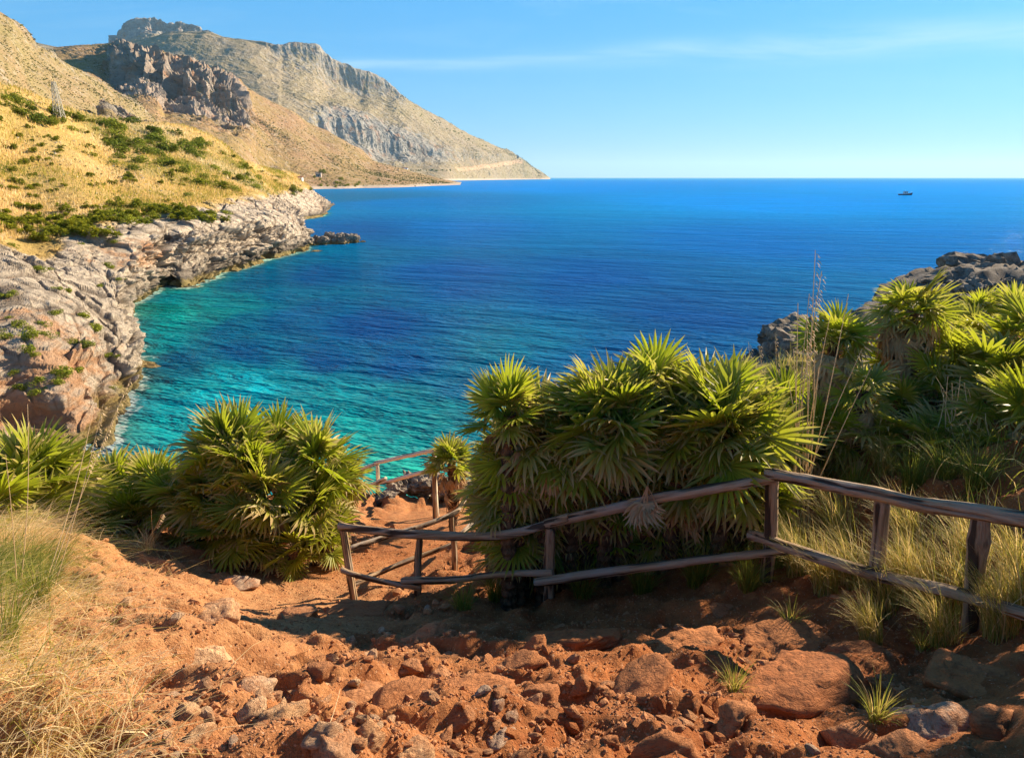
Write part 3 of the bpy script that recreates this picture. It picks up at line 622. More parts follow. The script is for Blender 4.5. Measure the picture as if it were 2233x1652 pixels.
# the large embedded rocks and slabs, at their places
big = [ # dx, dy, width in px, tone, flat, yaw, pitch
 (1250, 1395, 230, .05, .26, .2), (1405, 1500, 60, .1, .5, .9), (1490, 1400, 190, .05, .28, .9), (1420, 1480, 150, .08, .28, .9), (1560, 1330, 130, .2, .4, .1), (1760, 1400, 220, .05, .22, .1), (1720, 1490, 280, .05, .26, .2), (1880, 1420, 110, .1, .5, .2),
 (2080, 1480, 150, .0, .6, .4), (2030, 1580, 150, .0, .5, .5), (1950, 1640, 120, .12, .5, .3), (1460, 1640, 150, .08, .5, .3), (1330, 1620, 60, .1, .6, .2), (960, 1470, 60, .25, .5, .6), (900, 1450, 80, .2, .5, .4), (1170, 1410, 70, .1, .6, .2),
 (560, 1500, 90, .7, .6, .5), (620, 1560, 120, .75, .55, .8), (700, 1600, 80, .8, .6, .9), (800, 1610, 90, .55, .9, .3), (730, 1625, 110, .4, .6, .4), (890, 1640, 100, .7, .5, .3), (450, 1440, 110, .75, .5, .6), (480, 1350, 120, .6, .4, .2),
 (770, 1510, 150, .2, .3, .8), (870, 1530, 170, .1, .26, .3), (1040, 1500, 180, .08, .25, .3), (1120, 1450, 140, .08, .25, .3), (690, 1470, 70, .2, .5, .6), (1010, 1560, 90, .2, .5, .2), (1100, 1600, 90, .2, .5, .9), (930, 1385, 130, .15, .35, .7), (800, 1330, 150, .15, .3, .5), (650, 1340, 110, .2, .3, .3),
 (1180, 1530, 110, .1, .6, .2), (400, 1560, 70, .8, .6, .1), (420, 1610, 80, .8, .6, .5), (510, 1270, 80, .3, .4, .1), (550, 1560, 70, .8, .6, .5), (1270, 1500, 70, .1, .6, .2), (1600, 1570, 110, .08, .5, .7), (1850, 1610, 120, .1, .5, .2), (2180, 1580, 120, .15, .5, .2)]
for i, (dx, dy, w, tone, fl, yaw) in enumerate(big):
    h = ghit(dx, dy)
    s = w * K * h[1] / 640 * .48 * math.hypot(1, h[0] / h[1])
    me = stone_mesh('rock', 300 + i, 5 if w > 170 else 4, M_stone, 11, .05, .62, .06, True)
    put_stone(me, h[0], h[1], s, tone, sink=.6, rot=(rnd.uniform(-.25, .25), rnd.uniform(-.25, .25), yaw + rnd.uniform(-.4, .4)), sc=(1.12, 1.12, fl * (1.9 if fl > .3 else 2.3))); nst += 1
# loose stones: the 300 largest are pieces of the ground, the rest is gravel
cand = []
for i in range(11000):
    a = rnd.uniform(-.62, .66); d_ = math.exp(rnd.uniform(math.log(1.7), math.log(11))); x, y = math.sin(a) * d_, math.cos(a) * d_
    pm = float(pathmask(np.array([x]), np.array([y]))[0])
    if rnd.random() < pm * .9: continue
    cl_ = vn(A3(x * 1.3, y * 1.3), 91)[0] + .2
    if rnd.random() > .15 + 1.3 * cl_ + .4 * float(sstep(np.array(-x), .2, 1.2)): continue
    if y > 7.2 and x > .3: continue
    if x < -1.0 - .16 * y and rnd.random() < .6: continue
    s = .0055 * math.exp(rnd.gammavariate(1.4, .56)) ; s = min(s, .055) * (.6 + .12 * y)
    cand.append((s / math.hypot(x, y), s, x, y))
cand.sort(reverse=True)
zs = ground_z([c[2] for c in cand], [c[3] for c in cand])
for k, (key, s, x, y) in enumerate(cand[:300 - nst]):
    tone = max(0, min(1, .12 + sstep(np.array(x), .3, -1.2) * .6 + rnd.gauss(0, .18)))
    put_stone(medium[k % 10] if key > .009 else small[k % 10], x, y, s, tone, .34, sc=(1, rnd.uniform(.7, 1), rnd.uniform(.6, 1)), z=zs[k])
SV, SF = ICO[1]; sm = [np.array([v.co[:] for v in m.vertices]) for m in small]
VV, FF = [], []; nb = 0
def add_gravel(x, y, z, s):
    global nb
    m_ = sm[rnd.randrange(10)]; a = rnd.uniform(0, 6.28); c, s_ = math.cos(a), math.sin(a); M_ = np.array([[c, -s_, 0], [s_, c, 0], [0, 0, 1]])
    VV.append(m_ @ M_.T * s + np.array([x, y, z + s * .2])); FF.append(SF + nb); nb += len(m_)
for k, (key, s, x, y) in enumerate(cand[300 - nst:]): add_gravel(x, y, zs[300 - nst + k], s)
xs = []
for i in range(14000):
    a = rnd.uniform(-.65, .7); d_ = math.exp(rnd.uniform(math.log(1.6), math.log(10))); xs.append((math.sin(a) * d_, math.cos(a) * d_, rnd.uniform(.004, .013)))
zz = ground_z([a[0] for a in xs], [a[1] for a in xs])
for (x, y, s), z in zip(xs, zz): add_gravel(x, y, z, s * (.6 + .12 * y))
gv = obj('gravel', mesh('gravel', np.concatenate(VV), np.concatenate(FF), M_stone, False), kind='stuff', tone=.25, label='loose red and ochre gravel strewn over the earth path and rocks')
gv['category'] = 'gravel'
# ================================================================ FENCES
def mat_wood(name, light, dark_, bl):
    m, q, out = material(name); p = q.new('ShaderNodeTexCoord').outputs['Object']; oi = q.new('ShaderNodeObjectInfo').outputs['Random']
    g = q.noise(q.mapping(p, (1.2, 34, 34)), 1, 6, .65, .3); k = q.noise(q.mapping(p, (2.2, 5, 5)), 1, 4, .6)
    gr = q.ramp(g, [(.34, 0), (.6, 1)])
    c = q.mix(gr, dark_, light); c = q.mix(q.math('MULTIPLY', q.ramp(k, [(.45, 0), (.65, 1)]), .7), c, bl)
    fis = q.noise(q.mapping(p, (.7, 18, 18)), 1, 2, .4); c = q.mix(q.ramp(fis, [(.40, .9), (.455, 0)]), c, (.035, .022, .016))
    kn = q.voro(q.mapping(p, (2.2, 9, 9)), 1); c = q.mix(q.ramp(kn, [(.1, .8), (.2, 0)]), c, (.06, .035, .02))
    h = q.math('ADD', g, q.math('MULTIPLY', q.ramp(fis, [(.38, 0), (.5, 1)]), 1.2))
    principled(q, out, c, .85, q.bump(h, .9, .02), .15); return m
M_wood = mat_wood('weathered_wood', (.46, .31, .18), (.18, .11, .065), (.38, .32, .26))
M_bleach = mat_wood('bleached_wood', (.90, .76, .56), (.60, .45, .30), (.80, .70, .55))
def log_mesh(name, pts, rad, mat, seed, seg=14, taper=.9):
    """a peeled branch along world points, its own X axis along the grain; returns (mesh, origin, matrix)"""
    pts = np.asarray(pts, float); L = np.linalg.norm(pts[-1] - pts[0]); n = max(10, int(L / .045)); c = catmull(pts, max(3, n // (len(pts) - 1))) if len(pts) > 2 else pts[0] + np.linspace(0, 1, n)[:, None] * (pts[-1] - pts[0])
    ax = (pts[-1] - pts[0]) / L; up = np.array([0, 0, 1.]) if abs(ax[2]) < .8 else np.array([0, 1., 0]); b = np.cross(up, ax); b /= np.linalg.norm(b); c2 = np.cross(ax, b)
    Mx = np.stack([ax, b, c2], 1); loc = (c - pts[0]) @ Mx; n = len(loc); s = np.linspace(0, L, n)
    loc[:, 1] += fbm(A3(s * 1.6, seed), 2, 3) * .022; loc[:, 2] += fbm(A3(s * 1.6, seed + 5), 2, 4) * .022
    th = np.linspace(0, 2 * np.pi, seg, endpoint=False); V = []
    g = np.random.default_rng(seed); kn = g.uniform(0, L, 2 + int(L))
    for i in range(n):
        r = rad * (1 - (1 - taper) * i / n) * (1 + .05 * vn(A3(s[i] * 3, seed), 5)[0])
        bulge = sum(.10 * math.exp(-((s[i] - k) / .035) ** 2) for k in kn)
        rr_ = r * (1 + bulge + .06 * np.cos(th * 2 + seed + s[i]) + .05 * vn(A3(np.cos(th) * 3 + seed, np.sin(th) * 3, s[i] * 1.2), 6))
        if i in (0, n - 1): rr_ = rr_ * .9
        V.append(np.stack([np.full(seg, loc[i, 0]), loc[i, 1] + rr_ * np.cos(th), loc[i, 2] + rr_ * np.sin(th)], 1))
    V = np.concatenate(V); a = np.arange(n * seg).reshape(n, seg); a2 = np.roll(a, -1, 1)
    F = np.stack([a[:-1], a2[:-1], a2[1:], a[1:]], -1).reshape(-1, 4)
    V = np.concatenate([V, [loc[0], loc[-1]]]); i0 = n * seg
    T = np.concatenate([np.stack([np.full(seg, i0), a2[0], a[0]], 1), np.stack([np.full(seg, i0 + 1), a[-1], a2[-1]], 1)])
    me = mesh(name, V, [F, T], mat, False)
    q4 = Matrix(np.block([[Mx, pts[0][:, None]], [np.zeros((1, 3)), np.ones((1, 1))]]).tolist()); return me, q4
def piece(name, parent, pts, rad, mat, seed, **k):
    me, M_ = log_mesh(name, pts, rad, mat, seed, **k); o = bpy.data.objects.new(name, me); COL.objects.link(o); o.parent = parent; o.matrix_parent_inverse = parent.matrix_world.inverted() if False else Matrix.Translation(parent.location).inverted(); o.matrix_basis = M_; return o
f1_ = thing('wooden_fence', 'weathered log fence with two rails running down the slope and round the palms', 'fence', tuple(P(1690, 1250, 5.6)))
def rail(f, pl, rad, mat, seed, **k): return piece('rail', f, [P(*a) for a in pl], rad, mat, seed, **k)
def post(f, dx, dyt, Y, hgt, rad, mat, seed, lean=0, bury=.25):
    t = P(dx, dyt, Y); b = t.copy(); b[2] -= hgt + bury; b[0] += lean * (hgt + bury); return piece('post', f, [b, t], rad, mat, seed)
WM = M_wood
rail(f1_, [(1676, 1030, 5.6), (1925, 1082, 4.78), (2140, 1113, 4.2), (2420, 1165, 3.55)], .055, WM, 1, taper=1.02)
rail(f1_, [(1190, 1145, 6.06), (1420, 1090, 5.83), (1560, 1062, 5.7), (1690, 1036, 5.57)], .048, WM, 2)
rail(f1_, [(740, 1144, 7.05), (860, 1160, 6.8), (990, 1168, 6.5), (1130, 1158, 6.2), (1240, 1125, 6.0)], .047, WM, 3)
rail(f1_, [(1632, 1163, 5.72), (1700, 1190, 5.5), (1930, 1256, 4.7), (2140, 1308, 4.1), (2420, 1390, 3.5)], .048, WM, 4, taper=1.02)
rail(f1_, [(1165, 1266, 6.0), (1400, 1238, 5.78), (1560, 1213, 5.65), (1716, 1198, 5.5)], .044, WM, 5)
rail(f1_, [(876, 1265, 6.62), (980, 1262, 6.45), (1090, 1251, 6.25), (1206, 1245, 6.02)], .042, WM, 6)
rail(f1_, [(746, 1239, 6.98), (810, 1262, 6.85), (918, 1280, 6.6)], .036, WM, 7, taper=.8)
post(f1_, 1688, 1034, 5.63, 1.03, .062, WM, 11, lean=.05); post(f1_, 1924, 1088, 4.82, .95, .058, WM, 12, lean=.07); post(f1_, 2140, 1122, 4.24, 1.0, .062, WM, 13, lean=.13)
post(f1_, 1197, 1150, 6.10, 1.0, .058, WM, 14); post(f1_, 912, 1172, 6.72, .86, .045, WM, 15, lean=-.05); post(f1_, 748, 1148, 7.08, .96, .048, WM, 16, lean=.06)
# the run goes on out of the picture towards the viewer's right
R0 = P(2420, 1165, 3.55); R1 = P(2420, 1390, 3.5)
for k, (x, y) in enumerate([(3.75, 2.95), (3.70, 1.75), (3.6, .4)]):
    z = gz1(x, y); t = np.array([x, y, z + 1.0]); piece('post', f1_, [t - [0, 0, 1.2], t], .05, WM, 20 + k)
    piece('rail', f1_, [R0, t + [-.02, 0, .03]], .045, WM, 30 + k); piece('rail', f1_, [R1, t - [.07, 0, .45]], .04, WM, 40 + k); R0 = t + [0, 0, .03]; R1 = t - [.07, 0, .45]
# second run behind, back from the corner post towards the small beach
rail(f1_, [(762, 1191, 7.35), (870, 1160, 7.7), (985, 1122, 8.1), (1012, 1092, 8.5), (1046, 1050, 9.2)], .036, WM, 51)
rail(f1_, [(772, 1275, 7.35), (870, 1232, 7.8), (985, 1188, 8.15)], .034, WM, 52)
rail(f1_, [(975, 1195, 8.1), (1005, 1165, 8.5), (1045, 1125, 9.2)], .034, WM, 53)
post(f1_, 987, 1124, 8.13, 1.02, .042, WM, 54)
f2_ = thing('handrail', 'sun-bleached pole handrail above the turquoise water by the lone small palm', 'railing', tuple(P(822, 1100, 13.8)))
BM = M_bleach
rail(f2_, [(700, 1062, 16.0), (775, 1026, 14.6), (824, 1008, 13.8)], .045, BM, 61)
rail(f2_, [(818, 1010, 13.9), (885, 994, 12.9), (955, 979, 11.9)], .045, BM, 62)
rail(f2_, [(720, 1095, 15.2), (778, 1070, 14.4), (842, 1042, 13.5)], .042, BM, 63)
rail(f2_, [(826, 1052, 13.8), (890, 1038, 12.8), (955, 1020, 11.9)], .042, BM, 64)
post(f2_, 822, 1012, 13.85, 1.0, .05, BM, 65); post(f2_, 948, 982, 11.95, 1.25, .045, BM, 66)
rail(f2_, [(928, 1014, 11.6), (985, 1026, 11.0), (1060, 1042, 10.4)], .042, WM, 67); post(f2_, 945, 1020, 11.6, 1.0, .045, WM, 68)

# ================================================================ FAN PALMS
def mat_leaf(name, dry):
    m, q, out = material(name); oi = q.new('ShaderNodeObjectInfo'); r = oi.outputs['Random']; tip = q.attr('tip'); yel = q.attr('yel')
    if dry: g = q.mix(r, (.26, .15, .075), (.48, .32, .18))
    else:
        g = q.mix(r, (.15, .215, .02), (.36, .40, .03)); g = q.mix(q.attr('age', 'Fac', 'OBJECT'), g, (.36, .30, .05)); g = q.mix(yel, g, (.34, .30, .04))
    g = q.mix(tip, g, (.58, .38, .20))
    d = q.new('ShaderNodeBsdfPrincipled'); q.set(d, 'Base Color', g); q.set(d, 'Roughness', .5 if not dry else .8); q.set(d, 'Specular IOR Level', .28 if not dry else .1)
    tr = q.new('ShaderNodeBsdfTranslucent'); q.set(tr, 'Color', q.mix(.0, g, g)); tg = q.mix(.5, g, (.62, .70, .02) if not dry else (.5, .3, .15)); q.set(tr, 'Color', tg)
    ms = q.new('ShaderNodeMixShader'); q.set(ms, 0, .40 if not dry else .15); q.l.new(d.outputs[0], ms.inputs[1]); q.l.new(tr.outputs[0], ms.inputs[2]); q.l.new(ms.outputs[0], out.inputs[0]); return m
M_leaf = mat_leaf('palm_leaf', False); M_dry = mat_leaf('dry_palm_leaf', True)
def frond_mesh(name, seed, nb=25, spread=116, blade=.46, pet=.27, tipd=.25, yel=0, droop=.07, mat=None, fold=0.0, dead=False):
    g = np.random.default_rng(seed); V, F4, F3, tip, ye = [], [], [], [], []; n = 0
    ts = [0, .4, .75, 1.0]
    pw_ = .009
    # petiole: a thin three-sided stalk, slightly arched
    for i, u in enumerate(np.linspace(0, 1, 4)):
        x = u * pet; z = .05 * math.sin(u * 1.5) * pet / .38
        for a in (90, 210, 330): V.append((x, pw_ * math.cos(R(a)) * (1.3 - .5 * u), z + pw_ * math.sin(R(a)))); tip.append(.0 if not dead else .6); ye.append(.25)
    for i in range(3):
        for k in range(3): F4.append((n + i * 3 + k, n + i * 3 + (k + 1) % 3, n + i * 3 + 3 + (k + 1) % 3, n + i * 3 + 3 + k))
    n += 12; z0 = .05 * math.sin(1.5) * pet / .38
    for b in range(nb):
        u = b / (nb - 1) * 2 - 1; ph = R(spread) * u + g.normal(0, .02); L = blade * (1 - .32 * abs(u) ** 2) * g.uniform(.86, 1.06)
        if dead: L *= g.uniform(.6, 1)
        d_ = np.array([math.cos(ph), math.sin(ph), 0]); s_ = np.array([-math.sin(ph), math.cos(ph), 0])
        lift = .17 * abs(u) + g.normal(0, .05) + fold; tw = g.normal(0, .15); td = tipd * g.uniform(.3, 1.5); yy = max(0, yel + g.normal(0, .10)); dr = droop * g.uniform(.3, 1.8)
        w0 = .007; ws_ = [w0, .0225, .0155, 0]
        for t_, w in zip(ts, ws_):
            c = np.array([pet, 0, z0]) + d_ * L * t_ * (1 - .12 * t_ * dr); c[2] += lift * L * t_ - dr * L * t_ ** 2.4
            if dead: c[2] -= .35 * L * t_ ** 2; c += g.normal(0, .012, 3) * t_
            tv = 1.0 if dead else float(np.clip((t_ - 1 + td) / max(td, .05), 0, 1)) if td > .02 else 0
            if t_ < 1:
                for sg in (-1, 0, 1):
                    V.append(tuple(c + s_ * w * sg + np.array([0, 0, (abs(sg) * .55 * w + tw * sg * w) * (1 if t_ > 0 else .5)]))); tip.append(tv); ye.append(yy)
            else: V.append(tuple(c)); tip.append(tv); ye.append(yy)
        for i in range(2):
            for k in range(2): F4.append((n + i * 3 + k, n + i * 3 + k + 1, n + i * 3 + 4 + k, n + i * 3 + 3 + k))
        for k in range(2): F3.append((n + 6 + k, n + 7 + k, n + 9))
        n += 10
    return mesh(name, np.array(V), [np.array(F4), np.array(F3)], mat or M_leaf, False, {'tip': np.array(tip), 'yel': np.array(ye)})
FG = [frond_mesh('frond', 400 + i, tipd=.10 + .04 * i, yel=.05 * i, blade=.44 + .02 * i) for i in range(5)]
FY = [frond_mesh('frond_yellow', 420 + i, tipd=.45, yel=.35 + .2 * i, blade=.42, nb=20) for i in range(3)]
FB = [frond_mesh('frond_browned', 440 + i, tipd=.75, yel=.25, blade=.40, nb=18, droop=.3) for i in range(3)]
FD = [frond_mesh('frond_dead', 460 + i, spread=80 - 18 * i, blade=.38, nb=14, mat=M_dry, dead=True, droop=.5) for i in range(3)]
M_trunk, q_, o_ = material('palm_trunk'); tp = q_.new('ShaderNodeTexCoord').outputs['Object']
principled(q_, o_, q_.mix(q_.ramp(q_.noise(q_.mapping(tp, (14, 14, 5)), 1, 5, .7), [(.4, 0), (.6, 1)]), (.055, .03, .018), (.22, .13, .07)), .95, q_.bump(q_.noise(q_.mapping(tp, (22, 22, 9)), 1, 4, .7), 1, .04))
def trunk_mesh(h, r=.07, seed=0):
    n, sg = max(4, int(h / .05)), 12; a = np.linspace(0, 2 * np.pi, sg, endpoint=False); V = []
    for i in range(n + 1):
        u = i / n; rr_ = r * (1.15 - .15 * u) * (1 + .28 * ((i % 2) - .5) + .15 * vn(A3(a * 2, i * 1.7 + seed), 5)); V.append(np.stack([rr_ * np.cos(a), rr_ * np.sin(a), np.full(sg, u * h)], 1))
    k = np.arange((n + 1) * sg).reshape(n + 1, sg); k2 = np.roll(k, -1, 1)
    return mesh('trunk', np.concatenate(V), np.stack([k[:-1], k2[:-1], k2[1:], k[1:]], -1).reshape(-1, 4), M_trunk, False)
def frond(parent, me, z, az, el, s, roll=0, age=0):
    o = bpy.data.objects.new('leaf', me); COL.objects.link(o); o.parent = parent; o.location = (0.0, 0, z)
    o.rotation_euler = (roll, -el, az); o.scale = (s, s, s); o['age'] = float(age); return o
PD = {}
def palm(dx, dy, Y, s, label, mix=(1, .2, .2), n=24, dead=6, lean=(0, 0), lowel=-25, hmax=None, top=82, group='dwarf fan palms along the path', skirt=0, age=0, dark=0):
    """dx, dy: picture point of the crown's heart; Y: distance into the scene; s: leaf scale"""
    c = P(dx, dy + PD.get(group, 0), Y); g0 = gz1(c[0], c[1]); h = max(.08, c[2] - g0)
    if hmax: h = min(h, hmax)
    base = (c[0], c[1], g0 - .05)
    if c[2] - g0 < .08: base = (c[0], c[1], g0 - .05)
    r_ = thing('fan_palm', label, 'palm', base, (lean[0], lean[1], rnd.uniform(0, 6.28)), group)
    obj('trunk', trunk_mesh(h + .08, .075 * (.7 + .3 * s), rnd.random() * 50), r_)
    mix = (mix[0], mix[1] + .1, mix[2] + .22); dead = int(dead * 1.3)
    if group == GR: n = int(n * .8); dead = int(dead * 1.4); age = age + .12; mix = (mix[0], mix[1] + .15, mix[2] + .35)
    hz_ = h + .08; tot = sum(mix)
    for i in range(n):
        u = (i + .5) / n; az = i * 2.399963 + rnd.uniform(-.25, .25); el = R(top - (top - lowel) * u ** .85 + rnd.uniform(-9, 9))
        w = rnd.random() * tot; low = u > .7
        kind = FG if w < mix[0] else FY if w < mix[0] + mix[1] else FB
        if low and rnd.random() < .5: kind = FB
        frond(r_, rnd.choice(kind), hz_ - u * .12, az, el, s * rnd.choice((.7, .85, .95, 1.0, 1.1, 1.18)), rnd.uniform(-.9, .9), max(0, age + rnd.gauss(.03, .16)))
    for i in range(dead):
        az = rnd.uniform(0, 6.28); frond(r_, rnd.choice(FD), hz_ - .12 - rnd.uniform(0, .12), az, R(rnd.uniform(-75, -35)), s * rnd.uniform(.7, 1), rnd.uniform(-.6, .6))
    for i in range(skirt):
        u = (i + .5) / skirt; frond(r_, rnd.choice(FD), hz_ - .06 - .62 * min(hz_, 1.1) * u, rnd.uniform(0, 6.28), R(-22 - 56 * u ** .7 + rnd.uniform(-9, 9)), s * rnd.uniform(.85, 1.2), rnd.uniform(-.5, .5))
    return r_
GC = 'fan palms of the big clump behind the fence'; GL = 'fan palms of the left clump by the red path'; GR = 'fan palms on the right-hand slope'
PD = {GC: 22, GL: 36, GR: 8}
# central clump
palm(1330, 915, 6.45, 1.0, 'large bright green fan palm crown above the long rail, left of the corner post', n=32, dead=2, group=GC, mix=(1, .15, .25), lowel=-38, top=74)
palm(1590, 925, 6.2, 1.08, 'bright yellow-green fan palm crown just above the fence corner post', n=32, dead=2, group=GC, mix=(1, .5, .05), lowel=-38, top=74)
palm(1430, 855, 6.7, .95, 'fan palm at the very top of the big clump against the blue sea', n=26, dead=3, group=GC, mix=(.6, .4, .7), lowel=-38, top=74)
palm(1290, 880, 6.7, .9, 'brown-tipped fan palm on the clump’s left shoulder below its top', n=26, dead=6, group=GC, mix=(.2, .3, 1), age=.3, lowel=-38, top=74)
palm(1108, 885, 6.35, .72, 'dark green fan palm at the big clump’s left end, outlined against turquoise water', n=24, dead=5, group=GC, mix=(1, .1, .3), lowel=-15)
palm(1190, 925, 6.5, .9, 'browned fan palm between the dark leftmost crown and the clump’s middle', n=26, dead=8, group=GC, mix=(.2, .2, 1), age=.25, lowel=-38, top=74)
palm(1115, 990, 6.75, .85, 'shaded fan palm low on the clump’s left edge, beside the lone small palm', n=24, dead=8, group=GC, mix=(.5, .1, .8))
palm(1180, 1060, 7.0, .95, 'deep green fan palm drooping over the two near rails at the clump’s lower left', n=28, dead=4, group=GC, mix=(1, 0, .3))
palm(1110, 1110, 7.4, .85, 'dark fan palm at the clump’s foot behind the rear rail', n=22, dead=6, group=GC, mix=(1, 0, .4))
palm(1290, 1030, 6.95, 1.0, 'dark green fan palm under the big bright crown, its leaves crossing the top rail', n=26, dead=4, group=GC, mix=(1, .1, .4))
palm(1480, 1050, 6.7, .95, 'yellow-tipped fan palm close behind the top rail between the two posts', n=24, dead=3, group=GC, mix=(.6, .7, .4))
palm(1600, 880, 7.6, 1.0, 'yellowish fan palm behind the bright crown, right of the clump’s top', n=26, dead=3, group=GC, mix=(.7, .6, .6))
palm(1700, 890, 8.8, .95, 'green fan palm at the right end of the clump below the dark shore rocks', n=24, dead=3, group=GC, mix=(1, .3, .2))
palm(1540, 880, 6.5, .95, 'fan palm in the middle of the clump between the two brightest crowns', n=26, dead=3, group=GC, mix=(1, .4, .3), lowel=-38, top=74)
palm(1250, 940, 6.6, .95, 'brown-edged fan palm left of the large bright crown', n=26, dead=5, group=GC, mix=(.6, .1, 1), age=.1, lowel=-38, top=74)
palm(1250, 1160, 7.0, .9, 'small shaded fan palm seen between the upper and lower rail at the clump’s foot', n=18, dead=4, group=GC, mix=(1, 0, .4))
palm(1640, 1080, 6.5, .85, 'low yellow-green fan palm just left of the fence corner post', n=16, dead=4, group=GC, mix=(.6, .9, .2))
palm(1370, 890, 6.5, .95, 'green fan palm directly above the large bright crown', n=24, dead=2, group=GC, mix=(1, .3, .4), lowel=-38, top=74)
palm(1660, 950, 7.2, 1.0, 'pale green fan palm above and right of the corner post', n=24, dead=2, group=GC, mix=(.8, .7, .2))
palm(1480, 925, 6.45, 1.0, 'fan palm filling the gap between the two brightest crowns of the clump', n=26, dead=2, group=GC, mix=(1, .3, .3), lowel=-38, top=74)
palm(1800, 870, 10.0, .9, 'fan palm low on the slope under the left of the two skirted palms', n=22, dead=3, group=GR, mix=(1, .3, .3))
palm(1120, 1190, 6.75, .7, 'small dark fan palm at ground level behind the lapped rails', n=16, dead=8, group=GC, mix=(.7, 0, .8), top=60)
palm(1200, 1120, 6.9, .8, 'half-brown fan palm low in the clump just left of the middle post', n=18, dead=10, group=GC, mix=(.5, .1, 1), top=60)
palm(1330, 1150, 6.8, .8, 'shaded fan palm under the long top rail, left of the withered leaf', n=18, dead=8, group=GC, mix=(.9, .1, .5), top=60)
palm(1420, 1140, 6.7, .75, 'shaded fan palm behind the withered hanging leaf', n=16, dead=8, group=GC, mix=(.9, .1, .5), top=60)
palm(1550, 1110, 6.6, .8, 'yellow-tipped low fan palm left of the corner post between the rails', n=16, dead=6, group=GC, mix=(.7, .6, .4), top=60)
palm(1070, 1060, 7.6, .7, 'brown-edged low fan palm where the rear rail meets the clump', n=16, dead=8, group=GC, mix=(.5, 0, 1), top=65)
palm(1380, 985, 6.8, .95, 'yellow-green fan palm in the front of the clump above the withered leaf', n=24, dead=2, group=GC, mix=(1, .5, .2), top=65)
FM = [(1230, 1035, 6.75, 'mid-height fan palm in the clump’s shaded left half'), (1330, 1050, 6.7, 'mid-height fan palm under the large bright crown, behind the top rail'), (1420, 1030, 6.65, 'mid-height fan palm in the centre of the clump above the long rail'), (1520, 1030, 6.45, 'mid-height yellowish fan palm left of the corner post, above the rail'), (1150, 1000, 6.7, 'mid-height brownish fan palm at the clump’s left edge under the dark crown'), (1620, 1020, 6.3, 'mid-height bright fan palm above the corner post'), (1100, 1050, 6.9, 'dark mid-height fan palm at the far left of the big clump'), (1140, 1120, 6.7, 'dark fan palm sprawling low at the clump’s left foot')]
for k, (a, b, c, l) in enumerate(FM): palm(a, b, c, .9, l, n=24, dead=6, group=GC, mix=(1, .3 * (k in (3, 5)), .5), top=70, lowel=-40)
palm(1130, 975, 6.5, .7, 'dark palm directly under the leftmost crown of the big clump, hiding its stem', n=22, dead=8, group=GC, mix=(1, 0, .7), top=60, lowel=-40)
palm(1115, 1065, 6.65, .72, 'shaded palm at the lower left corner of the big clump by the two rails', n=22, dead=8, group=GC, mix=(1, 0, .7), top=60, lowel=-40)
# lone palm
palm(985, 1010, 10.8, .78, 'lone small fan palm with a dry skirt beside the handrail above the water', n=20, dead=6, skirt=14, group=None, lowel=0, mix=(.7, .3, .6))
# left clump
palm(500, 960, 8.8, 1.2, 'tallest green fan palm at the left clump’s top against turquoise water', n=30, dead=3, group=GL)
palm(600, 950, 9.3, 1.1, 'fan palm with bleached leaf tips just right of the tallest one', n=28, dead=3, group=GL, mix=(.8, .4, .7))
palm(690, 985, 9.0, 1.1, 'bright fan palm at the upper right of the left clump', n=28, dead=3, group=GL, mix=(.9, .5, .3))
palm(745, 1015, 9.3, .85, 'brown-fringed fan palm at the left clump’s right end beside the handrail', n=24, dead=8, group=GL, mix=(.3, .3, 1), age=.15)
palm(455, 1045, 8.6, 1.1, 'spreading green fan palm on the left clump’s left side', n=28, dead=3, group=GL)
palm(570, 1050, 8.3, 1.1, 'green fan palm in the middle of the left clump', n=28, dead=4, group=GL, mix=(1, .4, .2))
palm(680, 1080, 8.5, 1.05, 'fresh green fan palm low at the left clump’s right side, by the log fence end', n=28, dead=3, group=GL, mix=(1, .2, .1))
palm(640, 1165, 8.1, .85, 'low bright fan palm at the foot of the left clump on red earth', n=18, dead=5, group=GL, mix=(1, .2, .1))
palm(560, 1140, 8.2, .8, 'small fan palm with dead leaves at the left clump’s base', n=16, dead=8, group=GL, mix=(.8, .4, .3))
palm(430, 1120, 8.5, .8, 'low fan palm at the left clump’s left foot over green grass', n=18, dead=8, group=GL, mix=(1, .3, .5), top=60)
palm(500, 1120, 8.2, .85, 'low fan palm in the shade at the left clump’s foot', n=20, dead=8, group=GL, mix=(1, .3, .4), top=60)
palm(710, 1140, 8.3, .75, 'fan palm touching the ground at the left clump’s right foot near the post', n=18, dead=5, group=GL, mix=(1, .3, .2), top=60)
palm(540, 980, 8.6, 1.0, 'yellowish fan palm just under the tallest one of the left clump', n=24, dead=3, group=GL, mix=(.7, .8, .4), top=65)
palm(400, 1055, 8.7, .95, 'green fan palm filling the gap at the left clump’s left shoulder', n=24, dead=5, group=GL, mix=(1, .3, .3), top=65)
palm(340, 1040, 9.1, .95, 'dark green fan palm between the left clump and the far-left palms', n=24, dead=4, group=GL, mix=(1, .1, .3))
palm(250, 1040, 9.3, 1.05, 'shaded fan palm behind the bleached dead leaves at left', n=22, dead=6, group=GL, mix=(1, .1, .5))
palm(300, 1120, 8.7, .9, 'low fan palm with long green leaves left of the clump, above pale grass', n=20, dead=6, group=GL)
palm(70, 1020, 7.9, 1.15, 'large fan palm at the left edge of the view under the orange cliff', n=28, dead=6, group=GL, mix=(1, .4, .2))
palm(150, 1030, 8.4, 1.0, 'fan palm right of the large one at the left edge', n=24, dead=8, group=GL, mix=(.9, .3, .4))
palm(-30, 1090, 7.2, 1.1, 'fan palm cut off by the left edge of the view', n=24, dead=6, group=GL, mix=(1, .4, .2))
